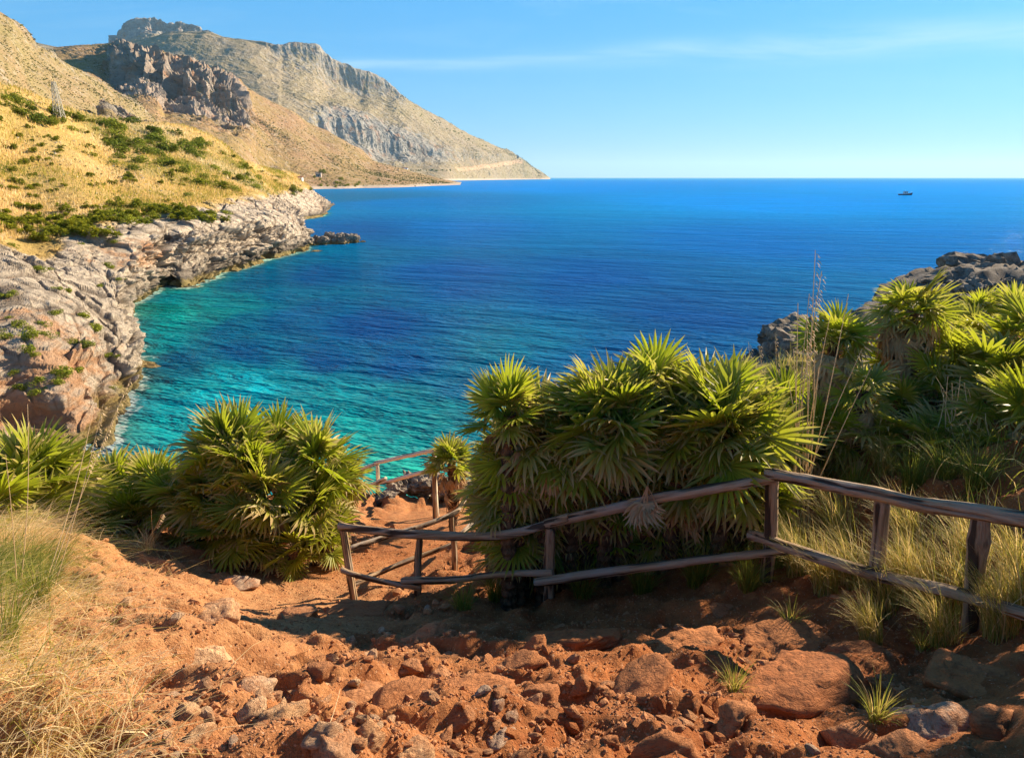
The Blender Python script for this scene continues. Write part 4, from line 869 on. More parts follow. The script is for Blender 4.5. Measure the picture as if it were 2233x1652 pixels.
palm(110, 1110, 7.7, .95, 'yellowing fan palm over a heap of bleached dead leaves at far left', n=16, dead=22, group=GL, mix=(.5, .8, .5))
palm(190, 1130, 8.0, .9, 'fan palm reduced to a mound of grey bleached leaves', n=5, dead=30, group=GL, mix=(.3, .3, 1))
# right slope
palm(1990, 672, 8.5, .86, 'tallest palm of the right slope, dark green crown above a thick brown skirt', n=30, dead=12, skirt=70, top=52, group=GR, lowel=-12, mix=(1, .1, .4))
palm(1822, 735, 8.5, .74, 'palm with fresh green crown and brown skirt behind the tall dry grass stalks', n=28, dead=12, skirt=60, top=62, group=GR, lowel=-12, mix=(1, .1, .2))
palm(2120, 730, 8.9, 1.0, 'half-dry palm right of the tallest one, leaves mostly straw brown', n=22, dead=14, group=GR, mix=(.15, .3, 1), age=.5, top=60)
palm(2190, 810, 7.6, 1.1, 'deep green palm at the right edge, mid slope', n=22, dead=12, skirt=24, group=GR, mix=(1, 0, .4), top=65)
palm(2240, 740, 8.2, 1.0, 'palm with reddish dry leaf ends cut off by the right edge', n=24, dead=8, group=GR, mix=(.4, .3, 1))
palm(2050, 880, 7.8, .85, 'small shaded palm in the hollow below the tallest palm', n=18, dead=8, group=GR, mix=(.6, 0, 1))
palm(1960, 930, 7.9, .8, 'low palm in deep shade right of the left skirted palm', n=12, dead=16, group=GR)
palm(1940, 820, 8.7, .85, 'brownish palm between the two skirted palms', n=12, dead=20, group=GR, mix=(.4, .2, 1))
palm(2160, 960, 6.9, .9, 'palm with a brown hanging skirt above the fence, near the right edge', n=18, dead=12, skirt=22, group=GR, mix=(.7, 0, .8))
palm(2245, 960, 6.6, .95, 'skirted palm at the right edge just above the top rail', n=18, dead=12, skirt=24, group=GR, mix=(.7, 0, .8))
palm(2070, 800, 8.1, .9, 'brown-tipped palm squeezed between the tallest palm and the deep green one', n=20, dead=12, group=GR, mix=(.5, .2, 1))
palm(2210, 690, 12.5, 1.0, 'yellow-green palm in the sun near the grey rocks at the right edge', n=20, dead=4, group=GR, mix=(.8, .8, .3))
palm(2130, 680, 13.0, .9, 'small sunlit palm in front of the grey boulder heap', n=18, dead=3, group=GR, mix=(.8, .8, .3))
palm(1880, 850, 7.6, .8, 'small palm behind the tall dry stalks', n=12, dead=14, group=GR, mix=(.6, .2, .8))
palm(1900, 975, 7.4, .9, 'brown-skirted palm in the hollow behind the second right-hand post', n=16, dead=12, skirt=20, group=GR, mix=(.7, 0, .8), top=60)
palm(2000, 985, 7.1, .9, 'dark palm with dead leaves in the hollow left of the rightmost post', n=16, dead=12, skirt=16, group=GR, mix=(.7, 0, .8), top=60)
palm(2085, 1000, 6.7, .85, 'mostly dead palm just above the rail near the rightmost post', n=8, dead=18, skirt=24, group=GR, mix=(.4, 0, 1), top=50)
palm(1790, 935, 7.6, .85, 'dark green palm behind the foot of the tall dry stalks', n=20, dead=6, group=GR, mix=(1, 0, .4), top=65)
# palms beside the path, outside the frame to the right, that throw the shade on the rocks
for x, y, h, s in [(4.85, 5.05, .9, .8), (6.0, 4.9, 1.7, 1.2), (6.3, 2.6, 1.8, 1.3), (5.6, .6, 1.7, 1.2)]:
    z = gz1(x, y); r_ = thing('fan_palm', 'fan palm on the bank beside the path past the right edge', 'palm', (x, y, z), None, 'palms on the bank beyond the right edge')
    obj('trunk', trunk_mesh(h, .08), r_)
    for i in range(24): frond(r_, rnd.choice(FG + FB), h - .1 * i / 24, i * 2.4, R(80 - 100 * (i / 24) ** .8), s * rnd.uniform(.9, 1.1), rnd.uniform(-.4, .4))

hp = P(1410, 1085, 5.78); hg = thing('dead_leaf', 'withered brown palm leaf hanging over the long top rail', 'leaf', tuple(hp))
for i in range(8): frond(hg, FD[i % 3], .12, R(45 * i + 10), R(-70 - 3 * (i % 4)), .62 + .04 * (i % 3), .5 * i)
# ================================================================ GRASS
def blades(B, h, az, lean, droop, w, tone, segs=4, jit=None):
    """B (n,3) roots; per-blade arrays -> ribbon mesh data"""
    n = len(B); t_ = np.linspace(0, 1, segs + 1); d_ = np.stack([np.cos(az), np.sin(az), 0 * az], 1)
    fa = az + np.pi / 2 + rng.uniform(-.9, .9, n); s_ = np.stack([np.cos(fa), np.sin(fa), 0 * fa], 1); V, T, C = [], [], []
    for k, t in enumerate(t_):
        c = B + d_ * (h * lean * t ** 1.7)[:, None]; c[:, 2] += h * (t * (1 - .15 * lean) - droop * t ** 3)
        ww = w * (1 - t) ** .6 * .5 if k < segs else 0 * w
        if k < segs: V += [c - s_ * ww[:, None], c + s_ * ww[:, None]]; T += [np.full(n, t)] * 2; C += [tone] * 2
        else: V.append(c); T.append(np.full(n, t)); C.append(tone)
    i = np.arange(n); F4 = []
    for k in range(segs - 1): F4.append(np.stack([2 * k * n + i, (2 * k + 1) * n + i, (2 * k + 3) * n + i, (2 * k + 2) * n + i], 1))
    k = segs - 1; F3 = np.stack([2 * k * n + i, (2 * k + 1) * n + i, (2 * k + 2) * n + i], 1)
    return np.concatenate(V), [np.concatenate(F4), F3], {'t': np.concatenate(T), 'tone': np.concatenate(C)}
m, q, out = material('grass_blades'); tn = q.attr('tone'); tt = q.attr('t')
c = q.ramp(tn, [(0, (.09, .15, .015)), (.3, (.20, .25, .03)), (.5, (.44, .38, .06)), (.7, (.86, .60, .23)), (1, (.96, .78, .46))])
c = q.mix(q.math('MULTIPLY', q.math('SUBTRACT', 1, tt), .3), c, q.mix(.5, c, (.30, .17, .04)))
d_ = q.new('ShaderNodeBsdfPrincipled'); q.set(d_, 'Base Color', c); q.set(d_, 'Roughness', .6); q.set(d_, 'Specular IOR Level', .25)
tr = q.new('ShaderNodeBsdfTranslucent'); q.set(tr, 'Color', c); ms = q.new('ShaderNodeMixShader'); q.set(ms, 0, .45)
q.l.new(d_.outputs[0], ms.inputs[1]); q.l.new(tr.outputs[0], ms.inputs[2]); q.l.new(ms.outputs[0], out.inputs[0]); M_grass = m
def field(name, label, x, y, h, az, lean, droop, w, tone, segs=4):
    z = ground_z(x, y) - .02; V, F, A = blades(np.stack([x, y, z], 1), h, az, lean, droop, w, tone, segs)
    o = obj(name, mesh(name, V, F, M_grass, False, A), kind='stuff', label=label); o['category'] = 'grass'; return o
# pale dry grass filling the lower left corner, blown over to the right
n = 34000; u = rng.uniform(0, 1, n); y = 1.7 * (7.2 / 1.7) ** u; xr = -.5 - .70 * y + rng.normal(0, .22, n) + .25 * vn(A3(y * 1.5, 3), 5); x = xr - np.abs(rng.normal(0, 1, n)) * (.35 + .10 * y)
cl_ = fbm(A3(x * 1.6, y * 1.6), 3, 77); keep = cl_ + rng.uniform(-.5, .5, n) > -.25; x, y = x[keep], y[keep]; n = len(x); cl_ = cl_[keep]
grn = np.clip(np.exp(-((x + 3.6) ** 2 + (y - 5.3) ** 2) / .7) * .9 + np.exp(-((x + 3.9) ** 2 + (y - 4.2) ** 2) / .5), 0, 1)
tone = np.clip(.88 + rng.normal(0, .10, n) + .15 * cl_ - grn * .62 - .38 * (rng.random(n) < .16), .02, 1)
field('dry_grass', 'straw coloured dry grass blown over to the right, filling the lower left corner', x, y, rng.uniform(.14, .38, n) * (.75 + .08 * y) * (1 + .25 * cl_ + .3 * grn), rng.normal(-.2, 1.1, n), rng.uniform(.5, 1.7, n), rng.uniform(.1, .7, n), rng.uniform(.0035, .0075, n), tone)
# thin litter of straw on the left of the path
n = 5000; x = rng.uniform(-6, -1.2, n); y = rng.uniform(3.5, 8.6, n); k = (x < -.7 - .45 * y) & (rng.random(n) < .2 + .4 * sstep(-x, 2.0, 5)); x, y = x[k], y[k]; n = len(x)
field('straw_litter', 'thin scattered straw lying on the pale earth left of the path', x, y, rng.uniform(.08, .28, n), rng.uniform(0, 6.28, n), rng.uniform(1, 2.4, n), rng.uniform(.3, .7, n), rng.uniform(.003, .006, n), np.clip(rng.normal(.78, .15, n), 0, 1))
# under-storey of grass on the vegetated right bank
n = 30000; x = rng.uniform(.8, 13, n); y = rng.uniform(5.4, 15, n); k = (x > .9 + .35 * np.maximum(0, 7 - y) + rng.normal(0, .15, n)) & (fbm(A3(x * .8, y * .8), 3, 81) + rng.uniform(-.4, .4, n) > -.3) & (y > 8.6 - x * .85); x, y = x[k], y[k]; n = len(x)
field('bank_grass', 'rough green and straw grass covering the right-hand bank between the palms', x, y, rng.uniform(.2, .55, n), rng.uniform(0, 6.28, n), rng.uniform(.2, 1.0, n), rng.uniform(.05, .4, n), rng.uniform(.006, .011, n), np.clip(rng.normal(.30, .2, n) + .5 * fbm(A3(x * .7, y * .7), 3, 88), .02, .95))
def tuft_mesh(n, h, r, tone, tsd, lean, azm=None, azs=3.2, w=.006, seed=0):
    a = rng.uniform(0, 6.28, n); rr_ = r * np.sqrt(rng.uniform(0, 1, n)); B = np.stack([rr_ * np.cos(a), rr_ * np.sin(a), np.full(n, -.03)], 1)
    az = a + rng.normal(0, .6, n) if azm is None else azm + rng.normal(0, azs, n)
    V, F, A = blades(B, h * rng.uniform(.45, 1.1, n), az, lean * rng.uniform(.2, 1.5, n), rng.uniform(.02, .35, n), rng.uniform(.6, 1.2, n) * w, np.clip(rng.normal(tone, tsd, n), .02, 1), 5)
    return mesh('grass_tuft', V, F, M_grass, False, A)
TG = [tuft_mesh(240, .55, .09, .30, .12, .55) for _ in range(3)]        # green
TY = [tuft_mesh(320, .62, .10, .55, .14, .55, azm=2.6, azs=.8) for _ in range(3)]   # yellowing, combed to the left
TS = [tuft_mesh(90, .30, .03, .42, .14, .5) for _ in range(2)]
TD = [tuft_mesh(160, .5, .08, .78, .10, .7) for _ in range(2)]
def tuft(dx, dy, me, s, label, group=None):
    h = ghit(dx, dy); return thing('grass_tuft', label, 'grass', tuple(h), (0, 0, rnd.uniform(-.5, .5)), group, me, s)
tuft(1600, 1505, TS[0], .95, 'small green tuft on the red rocks below the fence corner post')
tuft(1910, 1570, TS[1], 1.05, 'low fine-leaved tuft on the rocks at lower right, under the second post')
tuft(1722, 1365, TS[1], 1.1, 'thin straw-green tuft among grey stones under the lower rail')
tuft(2010, 1415, TS[0], 1.0, 'small arching tuft left of the large rounded rock at right')
YL = ['behind the long rail just right of the corner post', 'second right of the corner post, below the lower rail', 'left of the middle right-hand post', 'right of the middle post, low on the bank', 'between the two right-hand posts', 'left of the rightmost post at rail height', 'at the foot of the rightmost post', 'right of the rightmost post, at the frame edge', 'cut off by the right edge under the lower rail', 'above the lower rail near the corner post', 'above the lower rail behind the middle post', 'above the lower rail near the rightmost post', 'small, on the stones below the lower rail right of centre', 'small, on the stones below the middle post', 'at the right edge between the rails']
YG = 'yellow-green grass tufts behind the right-hand rails'
for i, (dx, dy, s) in enumerate([(1745, 1250, 1.15), (1800, 1290, 1.1), (1860, 1270, 1.2), (1930, 1330, 1.1), (1985, 1300, 1.2), (2040, 1340, 1.2), (2090, 1320, 1.15), (2180, 1380, 1.1), (2225, 1350, 1.2), (1830, 1180, 1.2), (1985, 1200, 1.2), (2120, 1240, 1.2), (2060, 1400, .9), (1900, 1400, .8), (2215, 1260, 1.1)]):
    tuft(dx, dy, TY[i % 3], s, 'yellow-green grass clump ' + YL[i], YG)
GLB = ['under the hanging brown leaf of the long rail', 'below the lower long rail, left part', 'between the long rails, left of centre', 'below the long lower rail at its middle', 'between the long rails near the corner post', 'at the foot of the corner post, left side', 'highest between the long rails', 'left end below the lower rail', 'right at the corner post between the rails', 'just left of the corner post under palm leaves', 'under the large bright crown', 'at the short middle post’s foot', 'behind the lapped lower rails']
GG = 'dark green grass tufts under the big palm clump'
for i, (dx, dy, s) in enumerate([(1330, 1240, 1.1), (1400, 1290, .95), (1450, 1230, 1.2), (1520, 1270, 1.1), (1580, 1230, 1.2), (1630, 1280, .9), (1500, 1180, 1.2), (1270, 1300, .9), (1690, 1230, 1.1), (1660, 1170, 1.1), (1380, 1180, 1.1), (1010, 1330, .8), (1080, 1300, .9)]):
    tuft(dx, dy, TG[i % 3], s, 'dark green grass clump ' + GLB[i], GG)
HL = ['right above the corner post', 'second above the top rail from the corner post', 'above the top rail over the middle post', 'in the middle of the hollow above the rail', 'above the rail left of the rightmost post', 'right of the hollow’s middle', 'deep in the hollow’s shade, farther up', 'left under the palm with the dry skirt', 'at the hollow’s right end by the skirted palm', 'beside the base of the tall straw stalks', 'farthest right in the upper hollow']
HG = 'long grass clumps in the hollow of the right bank'
for i, (dx, dy, s) in enumerate([(1740, 1060, 1.5), (1800, 1040, 1.5), (1860, 1070, 1.5), (1930, 1030, 1.5), (1990, 1060, 1.5), (2060, 1040, 1.4), (1900, 980, 1.5), (1830, 980, 1.4), (2130, 1060, 1.4), (1760, 980, 1.4), (2030, 980, 1.4)]):
    tuft(dx, dy, (TG + TY[:1])[i % 4], s * .7, 'long arching grass clump ' + HL[i], HG)
LG = 'grass clumps at the foot of the left palms'
for i, (dx, dy, s) in enumerate([(440, 1180, .8), (500, 1190, .8), (380, 1190, .7), (320, 1200, .8), (705, 1190, .7), (610, 1210, .6)]):
    tuft(dx, dy, (TG + TD)[i % 5], s, 'grass clump on red earth at the foot of the left palm clump', LG)
for i, (dx, dy, s, k) in enumerate([(20, 1340, .9, 0), (85, 1310, .7, 1), (10, 1230, .8, 2), (120, 1260, .5, 0), (0, 1420, .9, 1)]):
    tuft(dx, dy, TG[k], s, ['bright green grass tuft at the left edge, low among straw', 'green tuft right of the one at the left edge', 'long green tuft under the far-left palms', 'small green tuft under the heap of bleached palm leaves', 'lowest green tuft at the left edge'][i])
# tall seeding stalks
def stem_obj(name, par, p0, p1, bend, r, mat):
    p0, p1 = np.array(p0, float), np.array(p1, float); k = 9; u = np.linspace(0, 1, k)[:, None]; c = p0 + (p1 - p0) * u; c += np.array(bend) * (u * (1 - u) * 4) 
    a = np.linspace(0, 2 * np.pi, 5, endpoint=False); V = np.concatenate([c[i] + r * (1.1 - .7 * i / k) * np.stack([np.cos(a), np.sin(a), 0 * a], 1) for i in range(k)])
    q1 = np.arange(k * 5).reshape(k, 5); q2 = np.roll(q1, -1, 1)
    return obj(name, mesh(name, V, np.stack([q1[:-1], q2[:-1], q2[1:], q1[1:]], -1).reshape(-1, 4), mat, True), par), c
m, q, out = material('dry_straw'); principled(q, out, q.mix(q.noise(pos(q), 20, 3), (.58, .38, .18), (.78, .58, .34)), .7); M_straw = m
def spikelets(par, c, n, side, s):
    V, F = [], []; k = 0
    for i in range(n):
        u = .68 + .32 * i / n; j = min(len(c) - 2, int(u * (len(c) - 1))); f = u * (len(c) - 1) - j; p = c[j] * (1 - f) + c[j + 1] * f
        a = side + rnd.uniform(-.7, .7); L = s * rnd.uniform(.6, 1.2); d_ = np.array([math.cos(a), math.sin(a), -.9]) * L; wv = np.array([-math.sin(a), math.cos(a), 0]) * L * .16; p = p + np.array([math.cos(a), math.sin(a), 0]) * rnd.uniform(0, s * .8)
        V += [p, p + d_ * .4 + wv, p + d_, p + d_ * .4 - wv, p + d_ * .4 + np.array([0, 0, L * .16])]; F += [(k, k + 1, k + 4), (k + 1, k + 2, k + 4), (k + 2, k + 3, k + 4), (k + 3, k, k + 4)]; k += 5
    obj('seed_head', mesh('seed_head', np.array(V), np.array(F), M_straw, False), par)
def stalks(label, root, tops, spread, heads, rad=.006, side=0.0, sz=.035):
    t_ = thing('tall_grass', label, 'grass', tuple(root)); R0 = np.array(root)
    for i, tp in enumerate(tops):
        p0 = np.array([rnd.uniform(-spread, spread), rnd.uniform(-spread, spread), -.05]); st_, c = stem_obj('stem', t_, p0, np.array(tp) - R0, (rnd.uniform(-.05, .05), 0, 0), rad, M_straw)
        if i < heads: spikelets(st_, c, 34, side + rnd.uniform(-.4, .4), sz)
rt = P(1745, 1090, 6.4); rt[2] = gz1(rt[0], rt[1])
stalks('tall straw-coloured seeding grass rising above the palms right of the big clump', rt, [P(1778, 545, 6.4), P(1792, 590, 6.5), P(1765, 640, 6.3), P(1740, 660, 6.5), P(1760, 700, 6.4), P(1810, 690, 6.5), P(1775, 720, 6.4), P(1730, 760, 6.4), P(1720, 830, 6.4), P(1750, 790, 6.3), P(1785, 800, 6.4), P(1850, 640, 6.5), P(1880, 760, 6.3), P(1900, 800, 6.2)], .14, 3, .0065, 0, .045)
rt = P(1700, 1000, 7.3); rt[2] = gz1(rt[0], rt[1])
stalks('thin pale grass stalks leaning left in front of the dark shore rocks', rt, [P(1632, 745, 7.6), P(1655, 750, 7.6), P(1690, 725, 7.5), P(1470, 745, 7.9)], .1, 4, .004, 0, .03)
rt = P(2080, 960, 7.0); rt[2] = gz1(rt[0], rt[1])
stalks('short bundle of pale dry stalks below the tallest palm of the right slope', rt, [P(2040 + 9 * i, 820 + (i % 3) * 14, 7.0) for i in range(9)], .25, 0, .007)
rt = P(2130, 1040, 6.6); rt[2] = gz1(rt[0], rt[1])
stalks('dry stalks standing beside the brown skirted palm near the right edge', rt, [P(2095 + 9 * i, 900 + (i % 3) * 16, 6.6) for i in range(7)], .2, 0, .007)
rt = np.array([-3.0, 3.7, gz1(-3.0, 3.7)])
stalks('wild oat stalks arching up from the lower left across the orange cliff', rt, [P(285, 825, 4.3), P(225, 880, 4.1), P(210, 850, 4.4), P(60, 880, 3.9), P(12, 990, 3.6)], .12, 2, .0028, -.3, .02)
rt = P(320, 1240, 7.6); rt[2] = gz1(rt[0], rt[1])
stalks('few straw stalks in front of the low palm at left', rt, [P(352, 1120, 7.4), P(300, 1150, 7.5), P(330, 1110, 7.5)], .1, 1, .004, 0, .03)
rt = np.array(ghit(690, 1660))
stalks('single pale grass stalk bending over the stones at bottom centre', rt, [P(742, 1500, 2.6), P(705, 1580, 2.4)], .03, 0, .0022)

# ================================================================ SHRUBS ON THE COAST SLOPE
def mat_bush():
    m, q, out = material('shrub_leaves'); r = q.new('ShaderNodeObjectInfo').outputs['Random']; tn = q.attr('tone'); o2 = q.attr('hue', 'Fac', 'OBJECT')
    c = q.mix(q.math('ADD', q.math('MULTIPLY', tn, .6), q.math('MULTIPLY', r, .4)), (.085, .13, .025), (.24, .27, .04))
    c = q.mix(o2, c, q.mix(tn, (.17, .21, .025), (.50, .46, .04)))
    d_ = q.new('ShaderNodeBsdfDiffuse'); q.set(d_, 'Color', c); tr = q.new('ShaderNodeBsdfTranslucent'); q.set(tr, 'Color', c); ms = q.new('ShaderNodeMixShader'); q.set(ms, 0, .25)
    q.l.new(d_.outputs[0], ms.inputs[1]); q.l.new(tr.outputs[0], ms.inputs[2]); q.l.new(ms.outputs[0], out.inputs[0]); return m
M_bush = mat_bush()
def bush_mesh(name, n, seed, lumps=6, leaf=.13):
    g = np.random.default_rng(seed); C = g.uniform(-1, 1, (lumps, 3)) * [.62, .62, .18] + [0, 0, .38]; r = g.uniform(.3, .52, lumps); k = g.integers(0, lumps, n)
    d_ = g.normal(size=(n, 3)); d_ /= np.linalg.norm(d_, axis=1)[:, None]; p = C[k] + d_ * (r[k] * g.uniform(.72, 1.05, n))[:, None]; p[:, 2] = np.maximum(p[:, 2], 0)
    a = g.normal(size=(n, 3)); a /= np.linalg.norm(a, axis=1)[:, None]; a = a * .7 + np.cross(d_, a) * .8; b = np.cross(a, d_ + g.normal(0, .5, (n, 3))); b /= np.linalg.norm(b, axis=1)[:, None]; L = (leaf * g.uniform(.6, 1.4, n))[:, None]
    V = np.stack([p - a * L * .6, p + b * L * .35, p + a * L * .6, p - b * L * .35], 1).reshape(-1, 3); F = np.arange(4 * n).reshape(n, 4)
    return mesh(name, V, F, M_bush, False, {'tone': np.repeat(np.clip(g.normal(.5, .3, n), 0, 1), 4)})
def dwarf_mesh(seed, crowns=5, nb=70):
    g = np.random.default_rng(seed); V, F, T = [], [], []; k = 0
    for c in range(crowns):
        cx, cy = g.uniform(-.6, .6, 2); cz = g.uniform(.25, .8); s = g.uniform(.3, .48)
        for b in range(nb):
            az = g.uniform(0, 6.28); el = g.uniform(-.5, 1.4); L = s * g.uniform(.7, 1.1); d_ = np.array([math.cos(az) * math.cos(el), math.sin(az) * math.cos(el), math.sin(el)]); w = np.array([-math.sin(az), math.cos(az), 0]) * .045; p = np.array([cx, cy, cz])
            V += [p + d_ * L * .25 - w * .4, p + d_ * L * .25 + w * .4, p + d_ * L * .8 + w, p + d_ * L + [0, 0, -.05], p + d_ * L * .8 - w]; F.append((k, k + 1, k + 2, k + 3, k + 4)); t_ = np.clip(.35 + .5 * el / 1.4 + g.normal(0, .2), 0, 1); T += [t_] * 5; k += 5
    return mesh('palm_shrub', np.array(V), np.array(F), M_bush, False, {'tone': np.array(T)})
BU = [bush_mesh('bush', 620, 500 + i, 5 + i) for i in range(5)]; DW = [dwarf_mesh(520 + i, 4 + i) for i in range(5)]
cv = COAST.reshape(-1, 3); zc = cv[:, 1] * math.cos(PITCH) - (cv[:, 2] - EYE) * math.sin(PITCH); yc = cv[:, 1] * math.sin(PITCH) + (cv[:, 2] - EYE) * math.cos(PITCH)
okc = zc > 1; SX = np.where(okc, (CX + FPX * cv[:, 0] / zc) / K, -9999); SY = np.where(okc, (CY - FPX * yc / zc) / K, -9999)
def coast_at(dx, dy):
    for r_ in (5, 10, 18):
        k = np.where((np.abs(SX - dx) < r_) & (np.abs(SY - dy) < r_))[0]
        if len(k): j = k[np.argmin(cv[k, 1])]; return cv[j], COAST_R.reshape(-1)[j]
    return None, 0
def ridge_y(x): return float(np.interp(x, [0, 120, 270, 380, 450, 560, 640, 690], [192, 236, 268, 272, 300, 366, 380, 410]))
used = []
def shrub(dx, dy, kind, s, lab, grp, hue):
    p, r_ = coast_at(dx, dy)
    if p is None: return
    me = rnd.choice(DW if kind else BU); o = thing('palm_shrub' if kind else 'bush', lab, 'shrub', (p[0], p[1], p[2] - .25 * s), (0, 0, rnd.uniform(0, 6.28)), grp, me, (s * rnd.uniform(.85, 1.2), s * rnd.uniform(.85, 1.2), s * rnd.uniform(.7, 1.0))); o['hue'] = float(hue)
for i in range(58): shrub(rnd.uniform(-10, 235), rnd.triangular(440, 522, 485), 1, rnd.uniform(1.1, 1.9), 'yellow-green dwarf palm clump on the brink of the left cliff', 'dwarf palms along the left cliff edge', rnd.uniform(.6, 1))
for i in range(42): x = rnd.uniform(235, 520); shrub(x, rnd.triangular(442, 486, 464), rnd.random() < .75, rnd.uniform(1.2, 2.2), 'low green shrub above the pale rock face where the cliff runs out', 'shrubs above the outer cliff', rnd.uniform(.3, .8))
for i in range(52): x = rnd.uniform(230, 450); y = ridge_y(x) + abs(rnd.gauss(0, 1)) * 55 + 8; shrub(x, min(y, 430), rnd.random() < .25, rnd.uniform(1.6, 3.4) * (1.25 if y < 330 else .8), 'dark green bush on the upper part of the coastal slope', 'dark bushes on the upper coastal slope', rnd.uniform(0, .35))
for i in range(46): x = rnd.uniform(430, 690); y = ridge_y(x) + rnd.uniform(0, 1) ** 1.3 * max(6, (430 - ridge_y(x)) * .8); shrub(x, y, rnd.random() < .4, rnd.uniform(1.4, 2.6), 'green shrub on the slope running down to the rocky point', 'shrubs towards the rocky point', rnd.uniform(.2, .7))
for i in range(34): x = rnd.uniform(-5, 230); shrub(x, ridge_y(x) + rnd.uniform(2, 38), rnd.random() < .5, rnd.uniform(1.4, 2.8), 'green shrub near the skyline of the golden slope', 'shrubs along the slope’s skyline', rnd.uniform(.1, .7))
for i in range(64): x = rnd.uniform(-5, 420); y = rnd.uniform(ridge_y(x) + 40, 455); shrub(x, y, 1, rnd.uniform(.8, 1.5), 'small dwarf palm dotted in the golden grass', 'small dwarf palms in the golden grass', rnd.uniform(.4, .9))
for i in range(44): shrub(rnd.uniform(0, 270), rnd.uniform(520, 860), 0, rnd.uniform(.35, .8), 'small olive tussock on the pale cliff rock', 'tussocks on the cliff', rnd.uniform(.2, .5))
for dx, dy, s, lab in [(68, 255, 3.4, 'round dark green bush alone on the golden slope at left'), (280, 262, 4.2, 'dark round bush on the skyline at the slope’s highest green'), (240, 268, 3.6, 'grey-green bush left of the dark round skyline bush'), (325, 330, 4.2, 'grey-blue round bush in the middle of the upper slope'), (350, 305, 4.6, 'largest dark bush on the slope below the skyline')]: shrub(dx, dy, 0, s, lab, None, .05)
# golden grass of the slope as upright blades
sel = np.where((COAST_R.reshape(-1) < .35) & (SX > -60) & (SX < 700) & (SY > 150) & (SY < 520))[0]; sel = sel[(fbm(cv[sel] * .09, 4, 31) + rng.uniform(-.25, .25, len(sel))) > -.22]; k = rng.choice(sel, 60000); B = cv[k] + rng.normal(0, .45, (len(k), 3)) * [1, 1, 0]; n = len(k)
D_ = np.linalg.norm(B[:, :2], axis=1); V, F, A = blades(B - [0, 0, .15], rng.uniform(.35, .8, n) * (.7 + D_ / 260), rng.normal(-.3, 1.2, n), rng.uniform(.1, .7, n), rng.uniform(0, .3, n), rng.uniform(.06, .16, n) * (.6 + D_ / 200), np.clip(rng.normal(.70, .12, n) + .55 * fbm(B * .05, 4, 9), .2, 1), 2)
o = obj('golden_grass', mesh('golden_grass', V, F, M_grass, False, A), kind='stuff', label='golden dry grass clothing the coastal slope on the left'); o['category'] = 'grass'

# ================================================================ ROCKS
M_grey, q, out = material('grey_rock'); wp = pos(q); n1 = q.noise(wp, 2.2, 6, .7); n2 = q.noise(wp, 9, 5, .7)
c = q.mix(q.ramp(n1, [(.38, 0), (.62, 1)]), (.13, .105, .08), (.40, .325, .25)); c = q.mix(q.math('MULTIPLY', q.ramp(n2, [(.35, 1), (.5, 0)]), .6), c, (.06, .05, .04)); c = q.mix(q.ramp(q.xyz(wp)[2], [(.3, 1), (.9, 0)]), c, (.24, .17, .07))
principled(q, out, c, .95, q.bump(q.math('ADD', n1, n2), .9, .12), .1)
crag = [stone_mesh('crag', 600 + i, 4, M_grey, 10, .22, .7, .17) for i in range(6)]
def outcrop(label, pts, size, cat='rock', sink=.35):
    """pts: picture points with distance; a heap of crags"""
    a = np.array([P(*p_[:3]) for p_ in pts]); base = a.mean(0); base[2] = gz1(base[0], base[1]) if base[1] < 45 else 0
    t_ = thing('rock_outcrop', label, cat, tuple(base))
    for p_, w in zip(pts, a):
        s = size * (p_[3] if len(p_) > 3 else 1); o = bpy.data.objects.new('boulder', rnd.choice(crag)); link(o, t_, tuple(np.array(w) - base - [0, 0, s * sink]), (rnd.uniform(-.3, .3), rnd.uniform(-.3, .3), rnd.uniform(0, 6.3)), (s * rnd.uniform(.8, 1.3), s * rnd.uniform(.8, 1.2), s * rnd.uniform(.55, .9)))
    return t_
outcrop('jagged grey boulder heap against the sea at the right edge', [(2085, 600, 27), (2110, 592, 28, 1.1), (2140, 583, 29, 1.3), (2170, 578, 30, 1.5), (2205, 582, 30, 1.4), (2240, 585, 29, 1.4), (2120, 622, 25, .9), (2160, 625, 24.5, .9), (2200, 620, 25, 1.0), (2240, 625, 24, 1.1), (2095, 625, 25, .7), (2145, 605, 27, .9), (2190, 605, 27, 1), (2130, 650, 22, .6), (2175, 652, 21.5, .7), (2220, 655, 21, .7), (2100, 645, 22, .5), (2235, 605, 26, 1.0)], 1.0)
outcrop('dark shore rocks dropping to the sea behind the grass stalks', [(1700, 715, 18.5), (1712, 740, 18), (1725, 705, 19, 1.1), (1750, 715, 19, 1.1), (1745, 745, 17.5, 1), (1780, 735, 17.5, 1.1), (1700, 765, 17, .8), (1735, 775, 16.5, .8), (1800, 725, 18, .9), (1690, 745, 18.4, .6), (1660, 785, 16.8, .5), (1630, 795, 16.6, .4)], .72)
outcrop('rust-coloured crumbling rocks at the edge of the small platform over the water', [(880, 1052, 14.0, .8), (905, 1045, 14.1), (930, 1048, 14.0, .9), (862, 1062, 13.8, .6), (975, 1050, 13.9), (1000, 1055, 13.8, .9), (850, 1072, 13.5, .5), (820, 1085, 13.6, .4), (1020, 1060, 13.6)], .42, 'rock', .3)
